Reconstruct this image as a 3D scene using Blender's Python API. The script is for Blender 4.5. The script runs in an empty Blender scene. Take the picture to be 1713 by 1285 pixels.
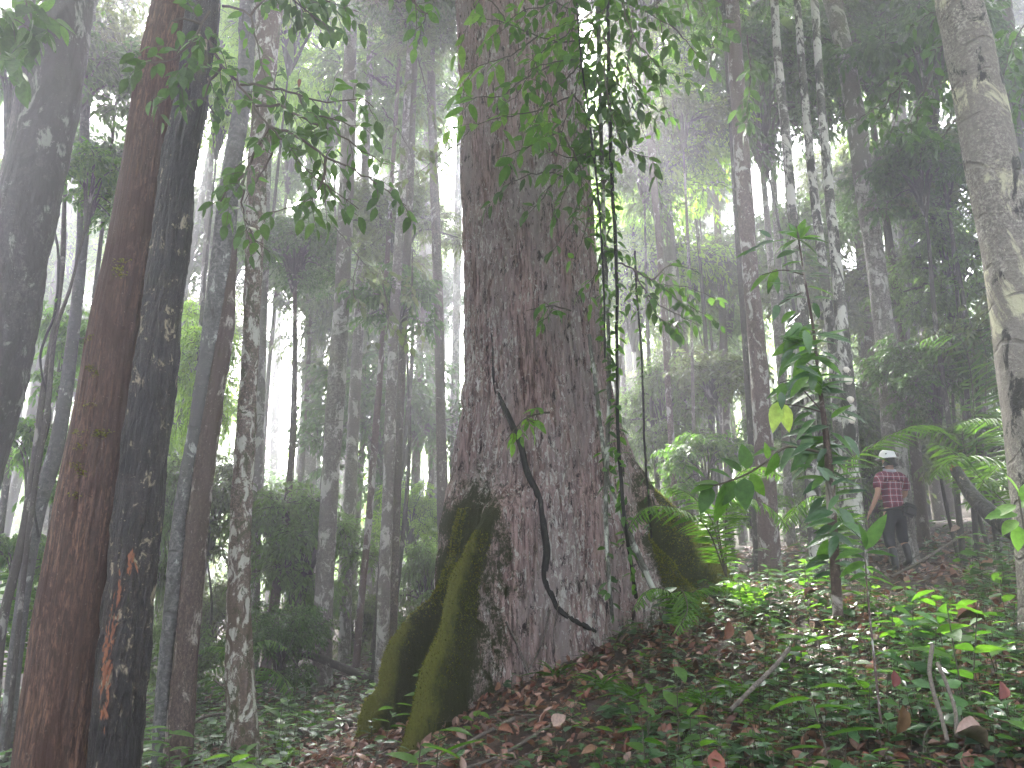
import bpy, math, random
import numpy as np
from mathutils import Vector, Matrix
C = bpy.context.scene.collection
sc = bpy.context.scene
R = math.radians
RNG = np.random.default_rng(7)

# ---------------------------------------------------------------- camera
FPX, CX, CY = 1332.0, 856.5, 642.5          # focal length and centre in photograph pixels
PITCH = R(15.0)
CAM = np.array([0.0, 0.0, 1.6])
cam = bpy.data.cameras.new('camera'); co = bpy.data.objects.new('camera', cam); C.objects.link(co)
cam.sensor_width = 36.0; cam.lens = 36.0 * FPX / 1713.0
cam.clip_start = 0.05; cam.clip_end = 2000
co.location = CAM; co.rotation_euler = (R(90) + PITCH, 0, 0)
sc.camera = co

# ---------------------------------------------------------------- sky, sun, exposure
SUN_EL, SUN_AZ = R(47), R(-15)               # azimuth measured from +Y towards +X
w = bpy.data.worlds.new('World'); sc.world = w; w.use_nodes = True
nt = w.node_tree; bg = nt.nodes['Background']
sky = nt.nodes.new('ShaderNodeTexSky'); sky.sky_type = 'NISHITA'; sky.sun_disc = False
sky.sun_elevation = SUN_EL; sky.sun_rotation = SUN_AZ
sky.air_density = 1.0; sky.dust_density = 6.0; sky.ozone_density = 1.0
hs = nt.nodes.new('ShaderNodeHueSaturation'); hs.inputs['Saturation'].default_value = 0.30
nt.links.new(sky.outputs[0], hs.inputs['Color']); nt.links.new(hs.outputs[0], bg.inputs['Color'])
bg.inputs['Strength'].default_value = 0.15
sl = bpy.data.lights.new('sun', 'SUN'); so = bpy.data.objects.new('sun', sl); C.objects.link(so)
sl.energy = 5.0; sl.angle = R(8); sl.color = (1.0, 0.96, 0.9)
sd = Vector((math.sin(SUN_AZ) * math.cos(SUN_EL), math.cos(SUN_AZ) * math.cos(SUN_EL), math.sin(SUN_EL)))
so.rotation_euler = sd.to_track_quat('Z', 'Y').to_euler(); so.location = (0, 0, 40)
sc.view_settings.view_transform = 'Standard'; sc.view_settings.look = 'None'
sc.view_settings.gamma = 1.0; sc.view_settings.exposure = 3.15
HAZE_DENSITY = 0.0108
cy = sc.cycles
cy.max_bounces = 5; cy.diffuse_bounces = 3; cy.glossy_bounces = 1; cy.transmission_bounces = 2
cy.volume_bounces = 2; cy.transparent_max_bounces = 4; cy.use_denoising = True
cy.caustics_reflective = False; cy.caustics_refractive = False

# ---------------------------------------------------------------- helpers
def px(u, v, D):
    """point on the plane y = D seen at photograph pixel (u, v), and metres per pixel there"""
    cp, sp = math.cos(PITCH), math.sin(PITCH)
    dx, dy, dz = (u - CX), FPX * cp - (CY - v) * sp, FPX * sp + (CY - v) * cp
    t = D / dy
    return CAM + t * np.array([dx, dy, dz]), t
def ray(u, v):
    cp, sp = math.cos(PITCH), math.sin(PITCH)
    d = np.array([(u - CX), FPX * cp - (CY - v) * sp, FPX * sp + (CY - v) * cp])
    return d / np.linalg.norm(d)

def tag(o, label=None, cat=None, group=None, kind=None):
    if label: o['label'] = label
    if cat: o['category'] = cat
    if group: o['group'] = group
    if kind: o['kind'] = kind
    return o
def empty(name, loc, label, cat, group=None):
    o = bpy.data.objects.new(name, None); C.objects.link(o); o.location = loc
    o.empty_display_size = 0.2
    return tag(o, label, cat, group)

class MB:
    """collects vertices and faces, builds one mesh object"""
    def __init__(s): s.V = []; s.F = []; s.n = 0; s.A = []
    def add(s, V, F, mi=0, attr=None):
        V = np.asarray(V, float)
        F = np.asarray(F, int)
        if len(V) == 0: return
        s.V.append(V); s.F.append((F + s.n, mi)); s.n += len(V)
        s.A.append(np.zeros(len(V)) if attr is None else np.asarray(attr, float))
    def mesh(s, name, mats, origin=(0, 0, 0), smooth=True, attr=None):
        V = np.concatenate(s.V) - np.asarray(origin, float)
        me = bpy.data.meshes.new(name)
        me.vertices.add(len(V)); me.vertices.foreach_set('co', V.ravel())
        loops = np.concatenate([f.ravel() for f, _ in s.F])
        tot = np.concatenate([np.full(len(f), f.shape[1]) for f, _ in s.F])
        mi = np.concatenate([np.full(len(f), m) for f, m in s.F])
        start = np.concatenate([[0], np.cumsum(tot)[:-1]])
        me.loops.add(len(loops)); me.loops.foreach_set('vertex_index', loops)
        me.polygons.add(len(tot)); me.polygons.foreach_set('loop_start', start)
        me.polygons.foreach_set('loop_total', tot)
        for m in mats: me.materials.append(m)
        me.polygons.foreach_set('material_index', mi)
        me.polygons.foreach_set('use_smooth', np.full(len(tot), bool(smooth)))
        if attr:
            a = me.attributes.new(attr, 'FLOAT', 'POINT'); a.data.foreach_set('value', np.concatenate(s.A))
        me.update(calc_edges=True)
        return me
    def build(s, name, mats, parent=None, origin=(0, 0, 0), smooth=True, attr=None):
        if not isinstance(mats, (list, tuple)): mats = [mats]
        me = s.mesh(name, mats, origin, smooth, attr)
        return link(name, me, parent, origin if parent is None else (0, 0, 0))
def link(name, me, parent=None, loc=(0, 0, 0)):
    o = bpy.data.objects.new(name, me); C.objects.link(o); o.location = loc
    if parent is not None: o.parent = parent
    return o

def vnoise(x, y, seed=0):
    xi = np.floor(x).astype(int); yi = np.floor(y).astype(int); fx = x - xi; fy = y - yi
    fx = fx * fx * (3 - 2 * fx); fy = fy * fy * (3 - 2 * fy)
    def h(a, b):
        n = (a * 374761393 + b * 668265263 + seed * 144665) & 0x7fffffff
        n = ((n ^ (n >> 13)) * 1274126177) & 0x7fffffff
        return (n & 0xffff) / 65535.0
    return (h(xi, yi) * (1 - fx) + h(xi + 1, yi) * fx) * (1 - fy) + (h(xi, yi + 1) * (1 - fx) + h(xi + 1, yi + 1) * fx) * fy
def relief_field(a, L, kind, sd):
    """metres of bark relief at angle a (seam at the back) and length L"""
    a = (a - 1.5 * np.pi) % (2 * np.pi)
    if kind == 'fibre':      # long shallow vertical plates
        return .010 * (vnoise(a * 9, L * 1.1, sd) - .5) + .007 * (vnoise(a * 22, L * 2.5, sd + 1) - .5) + .004 * (vnoise(a * 40, L * 9, sd + 2) - .5) - .016 * np.clip(vnoise(a * 6, L * .8, sd + 3) - .72, 0, 1) * 3
    if kind == 'crust':      # rough crusted, mossy lumps
        return .016 * (vnoise(a * 5, L * 4, sd) - .5) + .013 * (vnoise(a * 12, L * 13, sd + 1) - .5) + .007 * (vnoise(a * 26, L * 30, sd + 2) - .5)
    if kind == 'ring':       # smooth with ring scars
        c = L * 5.5 + .5 * np.sin(a * 2 + sd) + 1.2 * vnoise(a * 1.3, L * 1.1, sd)
        return .004 * (vnoise(a * 5, L * 5, sd) - .5) - .006 * np.exp(-((c % 1.0 - .5) / .06) ** 2) * (vnoise(a * 1.2, np.floor(c) * 3.1, sd + 4) > .45) + .003 * (vnoise(a * 22, L * 26, sd + 2) - .5)
    return .006 * (vnoise(a * 5, L * 3, sd) - .5) + .005 * (vnoise(a * 14, L * 12, sd + 1) - .5)

def resample(P, n):
    """Catmull-Rom through rows of P, n rows out"""
    P = np.asarray(P, float)
    if len(P) == 2: return P[0] + np.linspace(0, 1, n)[:, None] * (P[1] - P[0])
    seg = np.linalg.norm(np.diff(P[:, :3], axis=0), axis=1); s = np.concatenate([[0], np.cumsum(seg)])
    Q = np.vstack([2 * P[0] - P[1], P, 2 * P[-1] - P[-2]])
    out = []
    for t in np.linspace(0, s[-1], n):
        i = min(np.searchsorted(s, t, 'right') - 1, len(P) - 2); i = max(i, 0)
        f = (t - s[i]) / max(s[i + 1] - s[i], 1e-9)
        a, b, c, d = Q[i], Q[i + 1], Q[i + 2], Q[i + 3]
        out.append(0.5 * ((2 * b) + (c - a) * f + (2 * a - 5 * b + 4 * c - d) * f * f + (3 * b - a - 3 * c + d) * f ** 3))
    return np.array(out)

def tube(mb, P, rad, seg=8, mi=0, rough=0.0, cap=True, seed=0, flute=0.0, relief=None, spots=None):
    P = np.asarray(P, float); rad = np.broadcast_to(np.asarray(rad, float), (len(P),))
    T = np.gradient(P, axis=0); T /= np.linalg.norm(T, axis=1)[:, None] + 1e-12
    up = np.array([0, 1, 0.0]) if abs(T[0][1]) < 0.9 else np.array([1, 0, 0.0])
    N = np.cross(T[0], up); N /= np.linalg.norm(N)
    a = np.linspace(0, 2 * np.pi, seg, endpoint=False)
    rg = np.random.default_rng(seed + 11)
    ph = rg.uniform(0, 6.28, 6); V = []
    L = np.concatenate([[0], np.cumsum(np.linalg.norm(np.diff(P, axis=0), axis=1))])
    for i in range(len(P)):
        N = N - T[i] * N.dot(T[i]); N /= np.linalg.norm(N) + 1e-12
        B = np.cross(T[i], N)
        rr = np.full(seg, rad[i])
        if rough:
            rr = rr * (1 + rough * (np.sin(2 * a + ph[0] + L[i] * 1.3) * 0.5 + 0.4 * np.sin(3 * a + ph[1] - L[i] * 0.8)
                                    + 0.35 * np.sin(5 * a + ph[2] + L[i] * 3.1) + 0.3 * np.sin(L[i] * 2.3 + ph[3])
                                    + 0.25 * np.sin(L[i] * 7.1 + a + ph[4])))
        if flute:
            rr = rr * (1 + flute * np.sin(4 * a + ph[5]) * max(0, 1 - L[i] / 1.4))
        if relief: rr = rr + relief_field(a, np.full(seg, L[i]), relief, seed)
        V.append(P[i] + rr[:, None] * (np.cos(a)[:, None] * N + np.sin(a)[:, None] * B))
    V = np.concatenate(V); n = len(P)
    i = np.arange(n - 1)[:, None] * seg; j = np.arange(seg)[None, :]; k = (j + 1) % seg
    F = np.stack([i + j, i + k, i + seg + k, i + seg + j], -1).reshape(-1, 4)
    mb.add(V, F, mi)
    if cap:
        for e, s_ in ((0, 1), (n - 1, -1)):
            ring = V[e * seg:(e + 1) * seg]; c = P[e][None]
            F2 = np.stack([np.arange(seg), (np.arange(seg) + 1) % seg, np.full(seg, seg)], -1)
            if s_ == 1: F2 = F2[:, ::-1]
            mb.add(np.vstack([ring, c]), F2, mi)

# leaf templates: (along, across, up) in units of length / width / length
def leaf_template(n, tip=1.25, droop=0.18, fold=0.10, lobed=False):
    t = np.linspace(0, 1, n)
    wv = np.sin(np.pi * t ** (1 / tip * 0.95)) ** 0.85; wv[0] = 0.03; wv[-1] = 0.0
    wv = wv / wv.max() * 0.5
    V = []; F = []
    for i in range(n):
        c = -droop * t[i] ** 2
        V += [(t[i], -wv[i], c + fold * wv[i]), (t[i], 0, c), (t[i], wv[i], c + fold * wv[i])]
    for i in range(n - 1):
        a = 3 * i
        F += [(a, a + 1, a + 4, a + 3), (a + 1, a + 2, a + 5, a + 4)]
    return np.array(V), np.array(F)
LEAF_NEAR = leaf_template(7)
LEAF_MID = leaf_template(4, droop=0.15)
LEAF_FAR = (np.array([(0, 0, 0), (0.45, -0.5, 0.05), (1, 0, -0.1), (0.45, 0.5, 0.05)]), np.array([(0, 1, 2, 3)]))
LEAF_CURL = leaf_template(6, tip=1.1, droop=-0.35, fold=0.55)

def norm(A): return A / (np.linalg.norm(A, axis=-1, keepdims=True) + 1e-9)
def add_leaves(mb, O, Dr, Nm, L, W, tmpl, mi=0):
    O = np.asarray(O, float); n = len(O)
    if n == 0: return
    Dr = norm(np.asarray(Dr, float)); S = norm(np.cross(np.asarray(Nm, float), Dr)); Nn = np.cross(Dr, S)
    L = np.broadcast_to(L, (n,)); W = np.broadcast_to(W, (n,))
    tv, tf = tmpl
    V = (O[:, None] + tv[None, :, 0:1] * L[:, None, None] * Dr[:, None] + tv[None, :, 1:2] * W[:, None, None] * S[:, None]
         + tv[None, :, 2:3] * L[:, None, None] * Nn[:, None])
    F = tf[None] + (np.arange(n) * len(tv))[:, None, None]
    mb.add(V.reshape(-1, 3), F.reshape(-1, tf.shape[1]), mi)

def twig_leaves(rg, P, L, W, n, droop=0.35, spread=0.9, tip=True, start=0.15):
    """alternate leaves along polyline P: returns origins, directions, normals, lengths"""
    P = np.asarray(P, float); O = []; Dd = []; Nn = []; Ls = []
    s = np.linspace(start, 1, n)
    idx = s * (len(P) - 1)
    for k in range(n):
        i = min(int(idx[k]), len(P) - 2); f = idx[k] - i
        p = P[i] * (1 - f) + P[i + 1] * f
        t = norm(P[i + 1] - P[i])
        up = norm(np.array([0, 0, 1.0]) + rg.normal(0, 0.35, 3))
        side = norm(np.cross(t, up)) * (1 if k % 2 else -1)
        if tip and k == n - 1: side = side * 0.1
        d = norm(t * rg.uniform(0.45, 0.8) + side * spread * rg.uniform(0.7, 1.1) + np.array([0, 0, -droop * rg.uniform(0.4, 1.6)]))
        O.append(p); Dd.append(d); Nn.append(norm(up + side * 0.25)); Ls.append(L * rg.uniform(0.65, 1.15))
    return np.array(O), np.array(Dd), np.array(Nn), np.array(Ls)

# ---------------------------------------------------------------- terrain
TP = []
for u, v, D in [(600, 1290, 7.1), (700, 1235, 7.3), (850, 1150, 8.5), (1000, 1080, 8.4), (1200, 985, 9.5), (1495, 960, 12), (1650, 905, 13.5),
                (1713, 865, 17), (1400, 900, 19), (1150, 930, 15), (1100, 1300, 5.4), (1400, 1330, 4.0), (1700, 1330, 3.6), (1300, 1120, 6.6),
                (1600, 1060, 6.4), (1500, 1010, 8.5), (1713, 960, 9.0), (1100, 1160, 6.9), (900, 1240, 6.4),
                (420, 1300, 7.4), (150, 1430, 5), (535, 1195, 11.5), (300, 1215, 12), (640, 1120, 14), (450, 1090, 20), (100, 1120, 20),
                (50, 1240, 12), (-400, 1240, 12), (-900, 1400, 7), (400, 1035, 32), (1000, 950, 30), (1600, 830, 32), (800, 1040, 20), (2300, 900, 11),
                (2300, 760, 30), (-900, 1080, 32), (760, 1150, 11.5)]:
    p, _ = px(u, v, D); TP.append(p)
TP += [np.array(t) for t in [(0, 0, 0.0), (0, 3, -0.02), (5, 0, 0.55), (-6, 0, -0.5), (2.5, 2, 0.25), (-6, -8, -0.5), (7, -8, 0.8), (0, -8, 0.1), (9, 4, 1.0),
                             (3.5, 3.4, 0.62)]]
TP = np.array(TP)
def _tps(r2): return np.where(r2 > 1e-12, 0.5 * r2 * np.log(r2 + 1e-12), 0)
_n = len(TP); _K = _tps(((TP[:, None, :2] - TP[None, :, :2]) ** 2).sum(-1)) + 0.6 * np.eye(_n)
_P = np.hstack([np.ones((_n, 1)), TP[:, :2]])
_A = np.block([[_K, _P], [_P.T, np.zeros((3, 3))]])
_sol = np.linalg.solve(_A, np.concatenate([TP[:, 2], np.zeros(3)]))
def ground(x, y, fine=True):
    x = np.atleast_1d(np.asarray(x, float)); y = np.atleast_1d(np.asarray(y, float))
    xc = np.clip(x, -24, 26); yc = np.clip(y, -8, 34)
    r2 = (xc[..., None] - TP[:, 0]) ** 2 + (yc[..., None] - TP[:, 1]) ** 2
    z = _tps(r2) @ _sol[:_n] + _sol[_n] + _sol[_n + 1] * xc + _sol[_n + 2] * yc
    z = z + 0.04 * np.clip(y - 34, 0, 200)
    z = z - 0.30 * np.exp(-((x - 2.02) ** 2 + (y - 3.75) ** 2) / 0.16)       # dark hollow in the bank
    if fine:
        z = z + 0.035 * np.sin(x * 3.1 + 1.3 * np.sin(y * 2.2)) * np.cos(y * 2.7 + x) + 0.02 * np.sin(x * 7.3 + y * 5.1) * np.sin(y * 8.7 - x * 3)
    return z
def gz(x, y): return float(ground(x, y)[0])
# ---------------------------------------------------------------- materials
def newmat(name):
    m = bpy.data.materials.new(name); m.use_nodes = True
    t = m.node_tree; b = t.nodes['Principled BSDF']
    return m, t, b
def N(t, kind, **kw):
    n = t.nodes.new(kind)
    for k, v in kw.items():
        if k in n.inputs: n.inputs[k].default_value = v
        else: setattr(n, k, v)
    return n
def ramp(t, stops, interp='LINEAR'):
    r = t.nodes.new('ShaderNodeValToRGB'); cr = r.color_ramp; cr.interpolation = interp
    while len(cr.elements) < len(stops): cr.elements.new(0.5)
    for e, (p, c) in zip(cr.elements, stops):
        e.position = p; e.color = (c[0], c[1], c[2], 1) if not np.isscalar(c) else (c, c, c, 1)
    return r
def mixc(t, fac, a, b):
    m = t.nodes.new('ShaderNodeMix'); m.data_type = 'RGBA'
    for s, v in ((0, fac), (6, a), (7, b)):
        if hasattr(v, 'is_linked') or isinstance(v, bpy.types.NodeSocket): t.links.new(v, m.inputs[s])
        elif s == 0: m.inputs[0].default_value = v
        else: m.inputs[s].default_value = (*v, 1)
    return m.outputs[2]
def noise(t, vec, scale, detail=4, rough=0.6, dist=0.0):
    n = t.nodes.new('ShaderNodeTexNoise'); n.inputs['Scale'].default_value = scale
    n.inputs['Detail'].default_value = detail; n.inputs['Roughness'].default_value = rough
    n.inputs['Distortion'].default_value = dist
    t.links.new(vec, n.inputs['Vector']); return n.outputs['Fac']
def mapped(t, src, scale):
    m = t.nodes.new('ShaderNodeMapping'); m.inputs['Scale'].default_value = scale
    t.links.new(src, m.inputs['Vector']); return m.outputs[0]
def objvec(t):
    tc = t.nodes.new('ShaderNodeTexCoord'); oi = t.nodes.new('ShaderNodeObjectInfo')
    mu = N(t, 'ShaderNodeMath', operation='MULTIPLY'); mu.inputs[1].default_value = 37.0
    t.links.new(oi.outputs['Random'], mu.inputs[0])
    ad = N(t, 'ShaderNodeVectorMath', operation='ADD')
    t.links.new(tc.outputs['Object'], ad.inputs[0]); t.links.new(mu.outputs[0], ad.inputs[1])
    return ad.outputs[0]

def bark(name, c1, c2, lichen=(0.35, 0.36, 0.33), lich=0.5, dark=(0.02, 0.022, 0.015), drk=0.35, rings=0.0, fis=14, stretch=0.12,
         moss=None, mos=0.0, bump=0.35, rough=0.8, lsc=5, dsc=2.6, streak=None):
    """fibrous bark with lichen blotches, dark moss patches and optional growth rings"""
    m, t, b = newmat(name); v = objvec(t)
    vf = mapped(t, v, (1, 1, stretch))
    f1 = noise(t, vf, fis, 6, 0.65, 0.3)
    col = mixc(t, ramp_fac(t, f1, 0.35, 0.7), c1, c2)
    f9 = noise(t, mapped(t, v, (1, 1, min(1, stretch * 2.5))), fis * 3.2, 7, 0.75, 0.5)
    col = mixc(t, ramp_fac(t, f9, 0.40, 0.66), tuple(x * 0.35 for x in c1), col)
    f5 = noise(t, mapped(t, v, (1, 1, 0.35)), 1.3, 3, 0.6)
    col = mixc(t, ramp_fac(t, f5, 0.35, 0.7), col, tuple(x * 0.6 for x in c1))
    f2 = noise(t, mapped(t, v, (1, 1, 0.6)), lsc, 6, 0.7, 0.6)
    col = mixc(t, ramp_fac(t, f2, 1.0 - lich, 1.0 - lich + 0.07), col, lichen)
    f6 = noise(t, v, 60, 3, 0.7)
    col = mixc(t, ramp_fac(t, f6, 0.66, 0.72), col, tuple(min(0.6, x * 1.3) for x in lichen))
    f3 = noise(t, mapped(t, v, (1, 1, 0.5)), dsc, 7, 0.7, 0.9)
    col = mixc(t, ramp_fac(t, f3, 1.0 - drk, 1.0 - drk + 0.05), col, dark)
    if moss:
        f4 = noise(t, mapped(t, v, (1, 1, 0.4)), 1.7, 5, 0.7, 0.3)
        f7 = noise(t, v, 45, 3, 0.7)
        mm = mixc(t, f7, tuple(x * 0.5 for x in moss), moss)
        col = mixc(t, ramp_fac(t, f4, 1.0 - mos, 1.0 - mos + 0.12), col, mm)
    h = f1
    if rings:
        wv = N(t, 'ShaderNodeTexWave', wave_type='BANDS', bands_direction='Z')
        wv.inputs['Scale'].default_value = rings; wv.inputs['Distortion'].default_value = 5.5
        wv.inputs['Detail'].default_value = 3; wv.inputs['Detail Scale'].default_value = 1.2
        t.links.new(mapped(t, v, (1.4, 1.4, 1)), wv.inputs['Vector'])
        rr0 = ramp_fac(t, wv.outputs['Fac'], 0.97, 1.0)
        rn = N(t, 'ShaderNodeMath', operation='MULTIPLY'); t.links.new(rr0, rn.inputs[0]); t.links.new(ramp_fac(t, noise(t, v, 3, 3, 0.6), 0.42, 0.62), rn.inputs[1]); rr = rn.outputs[0]
        col = mixc(t, rr, col, tuple(x * 0.6 for x in c1))
        hh = N(t, 'ShaderNodeMath', operation='SUBTRACT'); t.links.new(f1, hh.inputs[0]); t.links.new(rr, hh.inputs[1]); h = hh.outputs[0]
    t.links.new(col, b.inputs['Base Color'])
    bp = N(t, 'ShaderNodeBump', Strength=bump * 1.6, Distance=0.03); t.links.new(h, bp.inputs['Height'])
    bp2 = N(t, 'ShaderNodeBump', Strength=bump, Distance=0.02); t.links.new(f3, bp2.inputs['Height']); t.links.new(bp.outputs[0], bp2.inputs['Normal'])
    t.links.new(bp2.outputs[0], b.inputs['Normal'])
    b.inputs['Roughness'].default_value = rough; b.inputs['Specular IOR Level'].default_value = 0.3
    return m
def ramp_fac(t, sock, lo, hi):
    m = t.nodes.new('ShaderNodeMapRange'); m.inputs['From Min'].default_value = lo; m.inputs['From Max'].default_value = hi
    m.interpolation_type = 'SMOOTHSTEP'
    t.links.new(sock, m.inputs['Value']); return m.outputs[0]

def leafmat(name, cols, trans=0.45, tcol=None, rough=0.5, spec=0.3, veins=False):
    m, t, b = newmat(name)
    g = t.nodes.new('ShaderNodeNewGeometry')
    st = [(i / max(1, len(cols) - 1), c) for i, c in enumerate(cols)]
    r = ramp(t, st); t.links.new(g.outputs['Random Per Island'], r.inputs[0])
    tc = t.nodes.new('ShaderNodeTexCoord')
    f = noise(t, tc.outputs['Object'], 30, 3, 0.6)
    hv = N(t, 'ShaderNodeHueSaturation'); t.links.new(r.outputs[0], hv.inputs['Color'])
    mr = ramp_fac(t, f, 0.2, 0.8); mr2 = N(t, 'ShaderNodeMath', operation='MULTIPLY_ADD'); mr2.inputs[1].default_value = 0.5; mr2.inputs[2].default_value = 0.75
    t.links.new(mr, mr2.inputs[0]); t.links.new(mr2.outputs[0], hv.inputs['Value'])
    bpn = N(t, 'ShaderNodeBump', Strength=0.35, Distance=0.01); t.links.new(noise(t, tc.outputs['Object'], 60, 2), bpn.inputs['Height']); t.links.new(bpn.outputs[0], b.inputs['Normal'])
    t.links.new(hv.outputs[0], b.inputs['Base Color'])
    b.inputs['Roughness'].default_value = rough; b.inputs['Specular IOR Level'].default_value = spec
    tr = t.nodes.new('ShaderNodeBsdfTranslucent')
    tm = N(t, 'ShaderNodeMix', data_type='RGBA', blend_type='MULTIPLY'); tm.inputs[0].default_value = 1.0
    t.links.new(hv.outputs[0], tm.inputs[6]); tm.inputs[7].default_value = (*(tcol or (2.6, 2.6, 1.0)), 1)
    t.links.new(tm.outputs[2], tr.inputs['Color'])
    mx = t.nodes.new('ShaderNodeMixShader'); mx.inputs[0].default_value = trans
    t.links.new(b.outputs[0], mx.inputs[1]); t.links.new(tr.outputs[0], mx.inputs[2])
    t.links.new(mx.outputs[0], t.nodes['Material Output'].inputs['Surface'])
    return m
def plain(name, col, rough=0.6, spec=0.4, var=0.25, sc_=12):
    m, t, b = newmat(name); tc = t.nodes.new('ShaderNodeTexCoord')
    f = noise(t, tc.outputs['Object'], sc_, 4, 0.6)
    t.links.new(mixc(t, f, tuple(x * (1 - var) for x in col), tuple(min(1, x * (1 + var)) for x in col)), b.inputs['Base Color'])
    b.inputs['Roughness'].default_value = rough; b.inputs['Specular IOR Level'].default_value = spec
    return m

M = {}
M['bark_left'] = bark('grey lichen bark', (0.05, 0.046, 0.04), (0.095, 0.09, 0.08), lich=0.45, lichen=(0.14, 0.145, 0.125), dark=(0.022, 0.02, 0.015), drk=0.49, fis=10, stretch=0.3, dsc=3.6, lsc=4, bump=0.6, moss=(0.05, 0.055, 0.02), mos=0.3)
M['bark_red'] = bark('red brown bark', (0.09, 0.05, 0.033), (0.25, 0.14, 0.09), lich=0.31, lichen=(0.16, 0.13, 0.105), dark=(0.045, 0.022, 0.014), drk=0.45, fis=20, stretch=0.07, bump=1.0, dsc=5)
M['bark_black'] = bark('black mossy bark', (0.018, 0.015, 0.011), (0.055, 0.04, 0.027), lich=0.43, lichen=(0.26, 0.22, 0.15), dark=(0.005, 0.004, 0.003), drk=0.50, moss=(0.09, 0.09, 0.02), mos=0.42, fis=18, stretch=0.3, bump=1.3, rough=0.55, dsc=4, lsc=13)
M['bark_grey'] = bark('smooth grey bark', (0.13, 0.13, 0.12), (0.20, 0.205, 0.19), lich=0.42, lichen=(0.30, 0.32, 0.29), dark=(0.035, 0.035, 0.025), drk=0.36, fis=7, stretch=0.5, rings=0.7)
M['bark_misty'] = bark('speckled grey brown bark', (0.13, 0.11, 0.09), (0.22, 0.19, 0.165), lich=0.43, lichen=(0.27, 0.26, 0.235), dark=(0.08, 0.07, 0.055), drk=0.36, fis=14, stretch=0.3, lsc=9)
M['bark_brown'] = bark('brown speckled bark', (0.10, 0.07, 0.055), (0.18, 0.14, 0.115), lich=0.44, lichen=(0.27, 0.25, 0.22), dark=(0.04, 0.035, 0.02), drk=0.36, fis=16, stretch=0.2)
M['bark_mottled'] = bark('mottled lichen bark', (0.15, 0.11, 0.08), (0.27, 0.22, 0.18), lich=0.49, lichen=(0.36, 0.36, 0.31), dark=(0.045, 0.05, 0.015), drk=0.44, fis=14, stretch=0.4, lsc=9, dsc=7)
M['bark_pink'] = bark('pinkish bark', (0.15, 0.10, 0.09), (0.22, 0.165, 0.15), lich=0.46, lichen=(0.34, 0.33, 0.31), dark=(0.06, 0.045, 0.035), drk=0.30, fis=12, stretch=0.3)
M['bark_spotted'] = bark('black and white lichen bark', (0.10, 0.095, 0.08), (0.19, 0.18, 0.16), lich=0.52, lichen=(0.42, 0.42, 0.38), dark=(0.022, 0.022, 0.016), drk=0.46, fis=12, stretch=0.5, lsc=4.5, dsc=4.2)
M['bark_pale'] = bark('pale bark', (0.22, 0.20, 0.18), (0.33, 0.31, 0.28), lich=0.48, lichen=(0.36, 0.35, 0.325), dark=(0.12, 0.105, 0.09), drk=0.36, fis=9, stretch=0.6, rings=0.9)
M['bark_yellow'] = bark('pale yellowish ringed bark', (0.24, 0.22, 0.18), (0.42, 0.40, 0.34), lich=0.47, lichen=(0.37, 0.36, 0.24), dark=(0.016, 0.016, 0.010), drk=0.43, fis=12, stretch=0.8, rings=0.75, lsc=2.2, dsc=3.2, bump=0.6)
M['bark_dark'] = bark('dark bark', (0.075, 0.065, 0.055), (0.14, 0.125, 0.105), lich=0.42, lichen=(0.22, 0.21, 0.19), drk=0.35, dark=(0.035, 0.03, 0.025))
M['wood_torn'] = plain('torn orange wood', (0.20, 0.085, 0.045), 0.7, 0.3, 0.6, 40)
M['twig'] = plain('twig bark', (0.06, 0.05, 0.035), 0.8)
M['deadwood'] = bark('weathered dead wood', (0.14, 0.12, 0.10), (0.26, 0.22, 0.18), lich=0.36, drk=0.36, fis=16, stretch=1)
M['liana'] = bark('dark liana bark', (0.012, 0.012, 0.010), (0.035, 0.034, 0.028), lich=0.35, lichen=(0.16, 0.17, 0.14), drk=0.4, fis=20)
M['liana_pale'] = bark('pale liana bark', (0.10, 0.10, 0.08), (0.17, 0.17, 0.14), lich=0.5, lichen=(0.30, 0.32, 0.27), drk=0.38, moss=(0.07, 0.09, 0.03), mos=0.4, fis=20)

M['leaf_dark'] = leafmat('dark green leaves', [(0.022, 0.05, 0.016), (0.035, 0.08, 0.022), (0.05, 0.11, 0.028)], 0.42)
M['leaf_near'] = leafmat('fresh green leaves', [(0.03, 0.08, 0.018), (0.05, 0.12, 0.022), (0.075, 0.16, 0.03)], 0.48)
M['leaf_bright'] = leafmat('bright young leaves', [(0.05, 0.13, 0.02), (0.08, 0.17, 0.03), (0.11, 0.21, 0.04)], 0.5)
M['leaf_far'] = leafmat('canopy leaves', [(0.05, 0.085, 0.04), (0.07, 0.12, 0.05), (0.09, 0.17, 0.055)], 0.5)
M['leaf_olive'] = leafmat('olive leaves', [(0.05, 0.068, 0.045), (0.07, 0.095, 0.055), (0.09, 0.12, 0.06)], 0.42)
M['leaf_lime'] = leafmat('lime canopy leaves', [(0.09, 0.17, 0.035), (0.13, 0.23, 0.04), (0.17, 0.28, 0.06)], 0.6)
M['leaf_herb'] = leafmat('glossy herb leaves', [(0.018, 0.05, 0.022), (0.028, 0.075, 0.028), (0.045, 0.115, 0.034), (0.034, 0.07, 0.042)], 0.25, rough=0.3, spec=0.6)
M['leaf_frond'] = leafmat('palm leaflets', [(0.035, 0.09, 0.018), (0.06, 0.13, 0.024), (0.08, 0.16, 0.03)], 0.5, rough=0.35)
M['leaf_yellow'] = leafmat('pale yellow green leaf', [(0.22, 0.32, 0.07), (0.26, 0.36, 0.09)], 0.4)
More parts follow.
